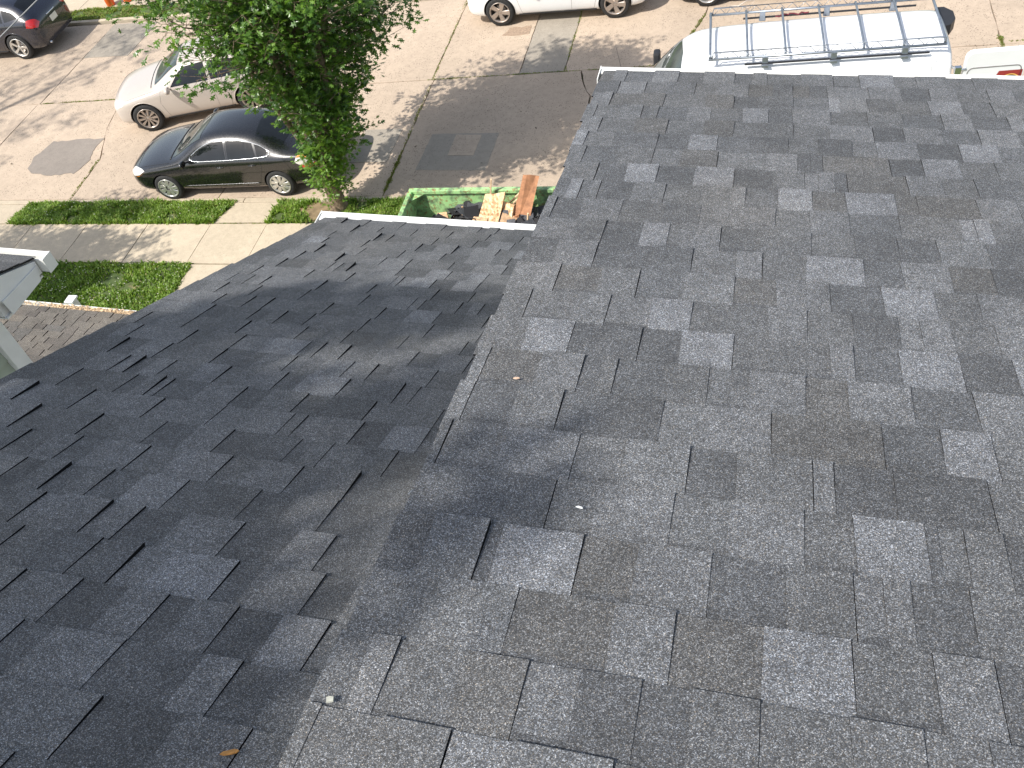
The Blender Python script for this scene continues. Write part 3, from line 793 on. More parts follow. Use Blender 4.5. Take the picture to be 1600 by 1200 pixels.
# its porch roof lower down, weathered brown-grey shingles
M['sw'] = [shingle_mat('weathered_shingle_' + n, c) for n, c in (('tan', (.15, .135, .115)), ('grey', (.13, .122, .11)), ('brown', (.11, .098, .085)), ('dun', (.14, .125, .108)))]
pp = math.atan(.27)
PY, PZ = 6.98, -8.0
PM = Matrix(((1, 0, 0, 0), (0, cos(pp), sin(pp), PY), (0, -sin(pp), cos(pp), PZ), (0, 0, 0, 1)))
mb = MB(); mb.box((-12.6, -4.2, -.05), (-4.9, -.01, -.004))
porch = hpart(mb, 'porch_roof', [M['deck']], T0 @ PM, nb, NI)
rest = MB(); rnd = random.Random(77)
for r in range(28):
    x = -12.6 + rnd.uniform(0, .2)
    while x < -4.95:
        w = rnd.choice([.16, .2, .24, .3]) ; s1_ = -r * .145; s0_ = s1_ - .165
        vis_ = -10.2 < x < -7.2 - .0 * r and r < 13 and x + (r * .145) * .55 < -7.2
        m_ = MB() if vis_ else rest
        h = rnd.uniform(.016, .026); g_ = .012
        o = len(m_.v); tn = rnd.randrange(4) if rnd.random() < .6 else 0
        m_.v += [(x + g_, s0_, .001), (x + w, s0_, .001), (x + w, s1_, h), (x + g_, s1_, h), (x + g_, s0_, -.003), (x + w, s0_, -.003), (x + w, s1_, -.003), (x + g_, s1_, -.003)]
        m_.quad((o, o + 1, o + 2, o + 3), tn); m_.quad((o + 3, o + 7, o + 6, o + 2), 4); m_.quad((o + 1, o + 2, o + 6, o + 5), 4); m_.quad((o, o + 4, o + 7, o + 3), 4)
        if vis_: m_.build('porch_shingle', M['sw'] + [M['edge']], porch)
        x += w
o = rest.build('porch_shingle_courses', M['sw'] + [M['edge']], porch); o['kind'] = 'stuff'
mb = MB(); mb.box((-12.7, PY - .01, PZ - .11), (-4.9, PY, PZ - .01)); mb.box((-12.7, PY - .01, PZ - .11), (-4.9, PY + .11, PZ - .105)); mb.bbox((-12.7, PY + .10, PZ - .11), (-4.9, PY + .118, PZ - .012), .003)
mb.box((-12.5, 3.0, PZ - .2), (-5.0, PY - .02, PZ - .12))
npart(mb, 'porch_gutter', [M['white']])
mb = MB()
for px in (-12.2, -10.0, -7.6, -5.2): mb.bbox((px, 6.6, -11.9), (px + .16, 6.76, PZ - .2), .01)
npart(mb, 'porch_post', [M['white_wood']])
# tan seed litter that fills the porch gutter
mb = MB(); rnd = random.Random(9)
for k in range(5200):
    x = rnd.uniform(-9.9, -5.2); y = PY + rnd.uniform(.002, .10); z = PZ - .05 + rnd.uniform(0, .055)
    if x < -9.25 and rnd.random() < .75: continue
    a = rnd.uniform(0, pi); l = rnd.uniform(.012, .03); wd = rnd.uniform(.005, .010); dx, dy = cos(a) * l, sin(a) * l
    mb.add([(x - dx, y - dy * .4, z), (x + wd, y - wd, z + .006), (x + dx, y + dy * .4, z + rnd.uniform(-.01, .012)), (x - wd, y + wd, z + .008)], [(0, 1, 2, 3)])
o = npart(mb, 'gutter_litter', [mat('tan_seed_litter', (.62, .46, .29), .9, var=.45, vscale=30)]); o['kind'] = 'stuff'
# white post beyond the porch
mb = MB(); mb.bbox((-.065, -.065, 0), (.065, .065, 1.17), .006)
post = thing('white_post', 'short white square post with flat cap on the lawn behind the porch roof', 'post', at_g(-12.02, 9.76, 0))
mb.build('shaft', M['white_wood'], post)
mb = MB(); mb.bbox((-.095, -.095, 1.17), (.095, .095, 1.21), .006); mb.build('cap', M['white_wood'], post)

# ================================================================ VEHICLES (local x runs from nose to tail, y across, near side is -y)
def densify(P, step=.07, close=False):
    out = []; P = [Vector(p) for p in P]
    n = len(P)
    for i in range(n if close else n - 1):
        a, b = P[i], P[(i + 1) % n]; k = max(1, int((b - a).length / step))
        out += [a.lerp(b, j / k) for j in range(k)]
    if not close: out.append(P[-1])
    return out
def smooth_poly(P, it=2):
    for _ in range(it):
        Q = []
        for i in range(len(P)):
            a, b = Vector(P[i]), Vector(P[(i + 1) % len(P)]); Q += [a * .75 + b * .25, a * .25 + b * .75]
        P = Q
    return P

class Body:
    def __init__(self, st, wells, paint_m):
        """st: stations (x, w, zs, zb, wb, zr, wr, zt); wells: (x, radius, ...)"""
        bm = bmesh.new(); rings = []
        for (x, w, zs, zb, wb, zr, wr, zt) in st:
            zm = zs + (zb - zs) * .52
            half = [(w * .80, zs), (w * .965, zs + .05), (w, zm), (w * .992, zb - .10), (wb, zb), (wr, zr), (wr * .55, zt - (zt - zr) * .22)]
            ring = [bm.verts.new((x, 0, zs))] + [bm.verts.new((x, -y, z)) for y, z in half] + [bm.verts.new((x, 0, zt))] + [bm.verts.new((x, y, z)) for y, z in half[::-1]]
            rings.append(ring)
        n = len(rings[0])
        for a, b in zip(rings[:-1], rings[1:]):
            for i in range(n):
                bm.faces.new((a[i], a[(i + 1) % n], b[(i + 1) % n], b[i]))
        bm.faces.new(rings[0][::-1]); bm.faces.new(rings[-1])
        bmesh.ops.recalc_face_normals(bm, faces=bm.faces)
        me = bpy.data.meshes.new('tmp'); bm.to_mesh(me); bm.free()
        ob = bpy.data.objects.new('tmp', me); COL.objects.link(ob)
        ss = ob.modifiers.new('s', 'SUBSURF'); ss.levels = 2; ss.render_levels = 2
        dg = bpy.context.evaluated_depsgraph_get()
        me2 = bpy.data.meshes.new_from_object(ob.evaluated_get(dg))
        ob.modifiers.clear(); ob.data = me2
        b = bmesh.new(); b.from_mesh(me2); self.bvh = BVHTree.FromBMesh(b); b.free()
        me2.materials.clear(); me2.materials.append(paint_m); me2.materials.append(M['arch'])
        # wheel wells
        cb = MB()
        for (wx, wr_, wz) in wells:
            for s in (-1, 1):
                y0, y1 = (-1.3, -.52) if s < 0 else (.52, 1.3)
                cb_ = []
                o = len(cb.v); N_ = 36
                for yy in (y0, y1):
                    for k in range(N_):
                        a = 2 * pi * k / N_; cb.v.append((wx + wr_ * cos(a), yy, wz + wr_ * sin(a)))
                for k in range(N_): cb.quad((o + k, o + (k + 1) % N_, o + N_ + (k + 1) % N_, o + N_ + k), 0)
                cb.quad([o + k for k in range(N_)][::-1]); cb.quad([o + N_ + k for k in range(N_)])
        c = cb.build('cutter', [M['arch']], fix=True)
        md = ob.modifiers.new('b', 'BOOLEAN'); md.object = c; md.operation = 'DIFFERENCE'; md.solver = 'EXACT'
        try: md.material_mode = 'TRANSFER'
        except Exception: pass
        dg = bpy.context.evaluated_depsgraph_get(); dg.update()
        me3 = bpy.data.meshes.new_from_object(ob.evaluated_get(dg))
        bpy.data.objects.remove(c); bpy.data.objects.remove(ob)
        me3.name = 'body'
        me3.polygons.foreach_set('use_smooth', [True] * len(me3.polygons))
        try: me3.set_sharp_from_angle(angle=radians(50))
        except Exception: pass
        self.me = me3
    def snap(self, p, eps=.003):
        loc, nrm, i, d = self.bvh.find_nearest(Vector(p))
        return loc + nrm * eps, nrm
    def panel(self, name, P, m, parent, eps=.004, step=.07, label=None, mirror=False, thick=.003):
        if mirror: P = [(x, -y, z) for x, y, z in P][::-1]
        bm = bmesh.new()
        ring = densify(P, step, True)
        f = bm.faces.new([bm.verts.new(p) for p in ring])
        bmesh.ops.triangulate(bm, faces=[f])
        for it in range(3):
            lg = [e for e in bm.edges if e.calc_length() > step * 1.3]
            if not lg: break
            bmesh.ops.subdivide_edges(bm, edges=lg, cuts=1); bmesh.ops.triangulate(bm, faces=bm.faces[:])
        nn = {}
        for v in bm.verts:
            loc, nrm = self.snap(v.co, eps); v.co = loc; nn[v] = nrm
        bmesh.ops.recalc_face_normals(bm, faces=bm.faces)
        av = sum((f.normal.dot(nn[f.verts[0]]) for f in bm.faces), 0)
        if av < 0: bmesh.ops.reverse_faces(bm, faces=bm.faces)
        mb = MB(); mb.bm(bm, 0, smooth=True)
        o = mb.build(name, m, parent)
        if label: o['label'] = label
        return o
    def seam(self, mb, P, r=.004, m=0, close=False, eps=.0, mirror=False):
        if mirror: P = [(x, -y, z) for x, y, z in P]
        pts = [self.snap(q, eps)[0] for q in densify(P, .06, close)]
        if close: pts.append(pts[0])
        mb.tube(pts, r, 5, m)

def wheel(parent, x, y, R, W, style, side, rim_m, hub_z=None, steer=0):
    """tyre, rim and spokes; side -1 shows the face towards -y"""
    w = bpy.data.objects.new('wheel', None); COL.objects.link(w); w.parent = parent
    w.matrix_local = Matrix.Translation((x, y, R)) @ Matrix.Rotation(radians(steer), 4, 'Z')
    s = side; rr = R * .71
    prof = [(rr * .98, -W / 2 + .015), (rr + .02, -W / 2 + .002), (R - .045, -W / 2), (R - .012, -W / 2 + .022), (R, -W / 2 + .05), (R, W / 2 - .05), (R - .012, W / 2 - .022), (R - .045, W / 2), (rr, W / 2 - .01)]
    mb = MB(); mb.lathe([(r, h * s) for r, h in prof], 40, 0, smooth=True)
    mb.build('tyre', M['tyre'], w)
    mb = MB(); out = W / 2 * s
    mb.lathe([(rr + .004, out - .004 * s), (rr + .002, out + .003 * s), (rr - .018, out + .001 * s), (rr - .03, out - .03 * s), (rr - .04, out - .12 * s)], 40, 0)
    mb.lathe([(.001, out - .022 * s), (.035, out - .022 * s), (.055, out - .03 * s), (.06, out - .06 * s)], 16, 0)
    def spoke(a, w0, w1, r0, r1, d0=.028, d1=.008, tw=0, th=.02):
        M4 = Matrix.Rotation(a, 4, 'Y')
        p = [(r0, -w0), (r0, w0), (r1 , w1 + tw), (r1, -w1 + tw)]
        vs = [M4 @ Vector((r, out - (d0 if i < 2 else d1) * s, q)) for i, (r, q) in enumerate(p)] + [M4 @ Vector((r, out - ((d0 if i < 2 else d1) + th) * s, q * 1.25)) for i, (r, q) in enumerate(p)]
        mb.add([tuple(v) for v in vs], [(0, 1, 2, 3), (0, 4, 5, 1), (1, 5, 6, 2), (2, 6, 7, 3), (3, 7, 4, 0)])
    if style == 'hubcap':
        mb.lathe([(.05, out - .02 * s), (rr - .02, out - .035 * s)], 40, 1)
        for k in range(9): spoke(2 * pi * k / 9, .022, .045, .06, rr - .015, .004, .006, .012, .02)
    elif style == 'twin':
        for k in range(10):
            a = 2 * pi * k / 10
            spoke(a - .10, .008, .014, .05, rr - .012, .022, .006, -.008); spoke(a + .10, .008, .014, .05, rr - .012, .022, .006, .008)
    elif style == 'five':
        for k in range(5): spoke(2 * pi * k / 5 + .3, .038, .060, .045, rr - .012, .02, .004, .055, .018)
    else:
        for k in range(5):
            a = 2 * pi * k / 5; spoke(a - .12, .016, .02, .05, rr - .012, .022, .004, -.012); spoke(a + .12, .016, .02, .05, rr - .012, .022, .004, .012)
    rm = mb.build('rim', [rim_m, M['rimdark']], w, fix=False)
    mb = MB(); mb.lathe([(.001, out - .09 * s), (rr - .03, out - .09 * s)], 32, 0)       # dark disc behind the spokes
    mb.lathe([(.001, out - .085 * s), (rr * .62, out - .083 * s), (rr * .62, out - .095 * s)], 28, 1)
    mb.build('brake_disc', [M['rimdark'], M['rimd']], w)
    return w

def mirror_part(parent, x, y, z, s, m, size=1.0):
    bm = bmesh.new(); bmesh.ops.create_uvsphere(bm, u_segments=16, v_segments=10, radius=1)
    for v in bm.verts:
        q = v.co; v.co = Vector((q.x * .075 * size + (.0 if q.x < 0 else -.0), q.y * .115 * size, q.z * .075 * size)); 
        if v.co.x > .03 * size: v.co.x = .03 * size
    mb = MB(); mb.bm(bm, 0, Matrix.Translation((x, y + s * .12 * size, z)) , True)
    mb.tube([(x + .01, y - s * .05, z - .05), (x, y + s * .05, z - .03)], .022 * size, 6, 0)
    o = mb.build('mirror', m, parent)
    return o

def handle(body, parent, x, y, z, s, m):
    mb = MB(); loc, n = body.snap((x, y, z), .018)
    l2, _ = body.snap((x + .15, y, z), .018); l0, _ = body.snap((x - .01, y, z), -.002); l3, _ = body.snap((x + .16, y, z), -.002)
    mb.tube([l0, loc, l2, l3], .011, 6); mb.build('door_handle', m, parent)

# ---- black saloon
def sedan(name, label, mtx):
    st = [(0.0, .50, .34, .60, .47, .64, .36, .66), (.07, .70, .25, .67, .64, .71, .46, .735), (.28, .84, .20, .76, .76, .80, .52, .83), (.62, .895, .18, .83, .83, .875, .56, .905), (1.05, .90, .18, .885, .85, .93, .60, .965),
          (1.36, .90, .18, .92, .86, .975, .68, 1.01), (1.62, .90, .18, .935, .868, 1.13, .68, 1.17), (1.98, .90, .18, .945, .872, 1.325, .635, 1.375), (2.3, .90, .18, .95, .875, 1.395, .60, 1.445), (2.75, .90, .18, .955, .875, 1.41, .59, 1.465),
          (3.25, .90, .18, .965, .87, 1.375, .585, 1.43), (3.65, .90, .19, .98, .86, 1.255, .60, 1.31), (4.05, .895, .20, .995, .845, 1.09, .62, 1.13), (4.35, .88, .22, 1.0, .82, 1.045, .62, 1.075), (4.62, .86, .24, .98, .78, 1.02, .60, 1.05), (4.77, .80, .28, .90, .72, .95, .56, .98), (4.83, .64, .36, .78, .60, .84, .48, .86)]
    B = Body(st, [(.98, .365, .33), (3.76, .365, .33)], M['p_black'])
    t = thing(name, label, 'car', mtx)
    bo = bpy.data.objects.new('body', B.me); COL.objects.link(bo); bo.parent = t
    for sd in (False, True):
        y = -.85
        B.panel('side_window', [(1.78, y, .985), (2.10, -.72, 1.20), (2.38, -.68, 1.325), (2.66, -.67, 1.355), (2.68, y, .985)], M['glass'], t, mirror=sd)
        B.panel('side_window', [(2.74, y, .985), (2.73, -.67, 1.358), (3.05, -.67, 1.345), (3.34, -.69, 1.285), (3.40, y, 1.01)], M['glass'], t, mirror=sd)
        B.panel('quarter_window', [(3.445, y, 1.02), (3.40, -.70, 1.265), (3.60, -.72, 1.185), (3.70, -.78, 1.10), (3.62, y, 1.03)], M['glass'], t, mirror=sd)
        mb = MB()
        B.seam(mb, smooth_poly([(1.66, y, .965), (2.10, -.70, 1.235), (2.45, -.66, 1.37), (2.9, -.66, 1.385), (3.35, -.68, 1.315), (3.72, -.76, 1.14), (3.74, -.84, 1.04), (3.4, y, .992), (2.6, y, .965)], 2), .0095, 0, True, .003, mirror=sd)
        mb.build('window_trim', M['chrome'], t)
        mb = MB()
        for P in ([(1.52, -.88, .93), (1.50, -.9, .60), (1.62, -.9, .26)], [(2.71, -.67, 1.36), (2.71, -.87, .95), (2.73, -.9, .60), (2.70, -.9, .26)], [(3.44, -.86, .99), (3.50, -.9, .80), (3.40, -.9, .60), (3.30, -.9, .36), (3.24, -.9, .26)], [(1.62, -.9, .25), (3.24, -.9, .25)], [(4.02, -.86, .99), (4.15, -.89, .72), (4.2, -.89, .45), (4.66, -.86, .43)], [(.50, -.86, .76), (.95, -.86, .84), (1.42, -.85, .90)]):
            B.seam(mb, P, .004, 0, mirror=sd)
        mb.build('panel_gaps', M['seam'], t)
        mb = MB(); B.seam(mb, [(1.45, -.9, .36), (3.30, -.9, .37)], .012, 0, eps=.002, mirror=sd); mb.build('door_moulding', M['p_black'], t)
        h = B.panel('headlight', [(.09, -.62, .67), (.22, -.60, .76), (.48, -.78, .80), (.56, -.84, .77), (.38, -.86, .67), (.18, -.78, .62)], M['lamp'], t, .006, .05, mirror=sd)
        B.panel('indicator', [(.22, -.80, .60), (.40, -.86, .66), (.56, -.87, .76), (.36, -.86, .64)], M['amber'], h, .010, .05, mirror=sd)
        tl = B.panel('taillight', [(4.28, -.86, .86), (4.36, -.83, 1.0), (4.62, -.74, 1.0), (4.80, -.62, .84), (4.80, -.66, .70), (4.56, -.85, .70)], M['lamp'], t, .006, .05, mirror=sd)
        B.panel('lamp_lens', [(4.33, -.84, .96), (4.38, -.82, 1.02), (4.66, -.74, .98), (4.72, -.74, .90)], M['amber'], tl, .011, .05, mirror=sd)
        B.panel('lamp_lens', [(4.45, -.86, .72), (4.40, -.86, .80), (4.74, -.74, .80), (4.78, -.70, .71)], M['red'], tl, .011, .05, mirror=sd)
        s = 1 if sd else -1
        mirror_part(t, 1.72, s * .90, 1.02, s, M['p_black'])
        handle(B, t, 2.42, s * .9, .82, s, M['p_black']); handle(B, t, 3.20, s * .9, .84, s, M['p_black'])
    B.panel('windscreen', [(1.30, -.66, 1.0), (1.30, 0, 1.02), (1.30, .66, 1.0), (2.08, .56, 1.39), (2.12, 0, 1.42), (2.08, -.56, 1.39)], M['screen'], t, .005)
    B.panel('rear_window', [(3.42, -.52, 1.38), (3.38, 0, 1.42), (3.42, .52, 1.38), (4.00, .60, 1.14), (4.06, 0, 1.14), (4.00, -.60, 1.14)], M['glass'], t, .005)
    mb = MB(); B.seam(mb, [(1.24, -.7, .98), (1.26, 0, 1.0), (1.24, .7, .98)], .02, eps=-.006); mb.build('cowl', M['plast'], t)
    mb = MB(); B.seam(mb, [(1.24, -.80, .95), (.34, -.72, .80), (.28, 0, .82), (.34, .72, .80), (1.24, .80, .95)], .004); mb.build('bonnet_gap', M['seam'], t)
    mb = MB()
    B.seam(mb, [(4.70, -.66, 1.0), (4.14, -.74, 1.05), (4.14, 0, 1.12), (4.14, .74, 1.05), (4.70, .66, 1.0)], .004)
    mb.build('boot_gap', M['seam'], t)
    mb = MB()
    mb.tube([(1.36, -.45, 1.035), (1.62, .0, 1.16)], .007, 5); mb.tube([(1.36, .2, 1.045), (1.58, .55, 1.12)], .007, 5); mb.build('wiper', M['plast'], t)
    B.panel('number_plate', [(4.79, -.16, .66), (4.79, .16, .66), (4.79, .16, .80), (4.79, -.16, .80)], M['plate'], t, .012)
    for x in (.98, 3.76):
        wheel(t, x, -.80, .33, .215, 'hubcap', -1, M['rim']); wheel(t, x, .80, .33, .215, 'hubcap', 1, M['rim'])
    mb = MB(); mb.tube([(3.9, 0, 1.21), (4.02, 0, 1.30)], .012, 6); mb.build('aerial', M['plast'], t)
    # the inside seen through the side windows: seat tops and steering wheel are dark shapes behind the glass
    return t

# ---- crossover / SUV shapes
def crossover(name, label, mtx, pm, L=4.6, H=1.6, W=1.86, wb=(.90, 3.62), R=.36, style='twin', rim=None, clad=False, handles=None, gap=None, rear_detail=False, tail=None):
    k = H / 1.6; q = W / 1.86
    F = [(0, .56, .34, .70, .50, .75, .36, .77), (.015, .76, .26, .78, .68, .83, .48, .86), (.055, .88, .22, .87, .80, .92, .54, .95), (.13, .925, .20, .935, .86, .985, .60, 1.02), (.22, .93, .20, .985, .88, 1.045, .66, 1.08), (.285, .93, .20, 1.01, .885, 1.09, .72, 1.125),
         (.34, .93, .20, 1.02, .89, 1.25, .71, 1.295), (.42, .93, .20, 1.03, .892, 1.46, .665, 1.515), (.50, .93, .20, 1.035, .892, 1.525, .64, 1.585), (.62, .93, .20, 1.04, .89, 1.535, .635, 1.60), (.76, .93, .20, 1.055, .885, 1.50, .63, 1.57), (.87, .93, .21, 1.075, .87, 1.40, .62, 1.475),
         (.935, .92, .23, 1.085, .85, 1.22, .63, 1.27), (.97, .90, .26, 1.05, .82, 1.12, .62, 1.14), (.99, .85, .30, .95, .76, 1.0, .56, 1.02), (1.0, .70, .38, .80, .62, .86, .46, .88)]
    st = [(f * L, w * q, zs, zb * k, b * q, zr * k, wr * q, zt * k) for f, w, zs, zb, b, zr, wr, zt in F]
    B = Body(st, [(wb[0], R + .045, R), (wb[1], R + .045, R)], pm)
    t = thing(name, label, 'car', mtx)
    bo = bpy.data.objects.new('body', B.me); COL.objects.link(bo); bo.parent = t
    X = lambda f: f * L
    gp = gap or M['seaml']; hm = handles or pm
    for sd in (False, True):
        y = -.88 * q
        B.panel('side_window', [(X(.375), y, 1.06 * k), (X(.44), -.74 * q, 1.36 * k), (X(.48), -.70 * q, 1.46 * k), (X(.585), -.68 * q, 1.485 * k), (X(.59), y, 1.07 * k)], M['glass'], t, mirror=sd)
        B.panel('side_window', [(X(.605), y, 1.07 * k), (X(.60), -.68 * q, 1.485 * k), (X(.70), -.68 * q, 1.465 * k), (X(.765), -.70 * q, 1.41 * k), (X(.775), y, 1.09 * k)], M['glass'], t, mirror=sd)
        B.panel('quarter_window', [(X(.79), y, 1.10 * k), (X(.78), -.70 * q, 1.39 * k), (X(.85), -.72 * q, 1.29 * k), (X(.885), -.80 * q, 1.15 * k)], M['glass'], t, mirror=sd)
        mb = MB()
        f_ = wb[0] + R + .10; r_ = wb[1] - R - .10
        for P in ([(X(.315), y, 1.02 * k), (f_ + .02, y, .70), (f_ + .12, y, .28)], [(X(.597), -.68 * q, 1.5 * k), (X(.597), y, 1.05 * k), (X(.60), y, .6), (X(.595), y, .28)], [(X(.783), y, 1.08 * k), (X(.79), y, .85), (r_ + .02, y, .62), (r_ - .06, y, .30)], [(f_ + .12, y, .30), (r_ - .06, y, .30)], [(X(.10), -.84 * q, .93 * k), (X(.30), -.84 * q, 1.04 * k)]):
            B.seam(mb, P, .0035, 0, mirror=sd)
        mb.build('panel_gaps', gp, t)
        mb = MB(); B.seam(mb, [(f_ + .02, y, .24), (r_, y, .24)], .035, 0, eps=-.012, mirror=sd); mb.build('sill_trim', M['plast'], t)
        # arch lips
        for wx in wb:
            mb = MB()
            pts = [(wx + (R + .055) * cos(a), y, R + (R + .055) * sin(a)) for a in [radians(-18 + 216 * i / 18) for i in range(19)]]
            B.seam(mb, pts, .014 if not clad else .03, 0, eps=-.004, mirror=sd)
            mb.build('wheel_arch_trim', M['plast'] if clad else pm, t)
        B.panel('headlight', [(.05, -.56 * q, .72 * k), (.10, -.52 * q, .82 * k), (.42, -.80 * q, .88 * k), (.38, -.86 * q, .80 * k), (.16, -.78 * q, .70 * k)], M['lamp'], t, .006, .05, mirror=sd)
        B.panel('taillight', [(X(.93), -.87 * q, .90 * k), (X(.94), -.84 * q, 1.08 * k), (X(.985), -.66 * q, 1.06 * k), (X(.995), -.60 * q, .94 * k), (X(.985), -.76 * q, .84 * k)], M['red'], t, .007, .05, mirror=sd)
        s = 1 if sd else -1
        mirror_part(t, X(.37), s * .93 * q, 1.08 * k, s, pm, 1.1)
        handle(B, t, X(.53), s * .93 * q, .90 * k, s, hm); handle(B, t, X(.72), s * .93 * q, .92 * k, s, hm)
    B.panel('windscreen', [(X(.285), -.68 * q, 1.10 * k), (X(.275), 0, 1.12 * k), (X(.285), .68 * q, 1.10 * k), (X(.435), .60 * q, 1.53 * k), (X(.44), 0, 1.55 * k), (X(.435), -.60 * q, 1.53 * k)], M['screen'], t, .005)
    B.panel('rear_window', [(X(.865), -.55 * q, 1.46 * k), (X(.865), 0, 1.48 * k), (X(.865), .55 * q, 1.46 * k), (X(.935), .62 * q, 1.24 * k), (X(.94), 0, 1.24 * k), (X(.935), -.62 * q, 1.24 * k)], M['glass'], t, .005)
    mb = MB(); B.seam(mb, [(X(.262), -.72 * q, 1.06 * k), (X(.255), 0, 1.08 * k), (X(.262), .72 * q, 1.06 * k)], .016, eps=-.006); mb.build('cowl', M['plast'], t)
    mb = MB(); B.seam(mb, [(.22, -.66 * q, .88 * k), (.12, 0, .88 * k), (.22, .66 * q, .88 * k)], .004); mb.build('bonnet_gap', gp, t)
    if rear_detail:
        B.panel('number_plate', [(X(.995), -.17, .74), (X(.995), .17, .74), (X(.99), .17, .90), (X(.99), -.17, .90)], M['plate'], t, .012)
        mb = MB(); B.seam(mb, [(X(.985), -.22, .97), (X(.985), .22, .97)], .018, eps=.004); mb.build('tailgate_bar', M['chrome'], t)
        mb = MB(); B.seam(mb, [(X(.95), -.84 * q, 1.12 * k), (X(.985), -.7 * q, .80), (X(.99), 0, .66), (X(.985), .7 * q, .80), (X(.95), .84 * q, 1.12 * k)], .004); mb.build('tailgate_gap', gp, t)
        mb = MB(); mb.tube([(X(.985), -.62 * q, .36), (X(1.005), -.62 * q, .34)], .035, 10); mb.build('exhaust', M['chrome'], t)
    for x in wb:
        wheel(t, x, -(W / 2 - .115), R, .235, style, -1, rim or M['rimd']); wheel(t, x, W / 2 - .115, R, .235, style, 1, rim or M['rimd'])
    return t

# each car stands with the outer faces of its near wheels on the measured points
def place_near(u_front, v_near, yaw, x_front, half): # matrix so that local (x_front, -half) falls on (u_front, v_near)
    a = radians(yaw); off = Vector((x_front * cos(a) + half * sin(a), x_front * sin(a) - half * cos(a)))
    return at_g(u_front - off.x, v_near - off.y, 0, yaw)
sedan('saloon_car', 'black four-door saloon with chrome window trim parked at the kerb beside the tree', place_near(-12.60, 14.22, 1.7, .98, .905))
crossover('crossover_car', 'pale beige crossover parked askew behind the black saloon', place_near(-14.56, 17.03, 15.5, .84, .93), M['p_beige'], L=4.56, H=1.56, W=1.86, wb=(.84, 3.56), R=.37, style='twin')
crossover('crossover_car', 'bright white crossover with five-spoke wheels on the far side of the road', place_near(-6.27, 21.36, 1.0, .93, .94), M['p_white'], L=4.72, H=1.6, W=1.88, wb=(.93, 3.92), R=.375, style='five', clad=False)
crossover('sport_utility_car', 'dark navy car with red tail lamps parked at the far left kerb', place_near(-21.14 - 2.78, 21.0, 1.5, .95, .94), M['p_navy'], L=4.72, H=1.66, W=1.88, wb=(.95, 3.78), R=.385, style='star', rim=M['rim'], rear_detail=True, gap=M['seam'])
crossover('crossover_car', 'dark car mostly out of view at the top of the picture, behind the white van', place_near(-1.02, 21.72, .5, .90, .93), M['p_black'], L=4.6, H=1.6, W=1.86, wb=(.90, 3.64), R=.36, style='star', rim=M['rim'], gap=M['seam'])

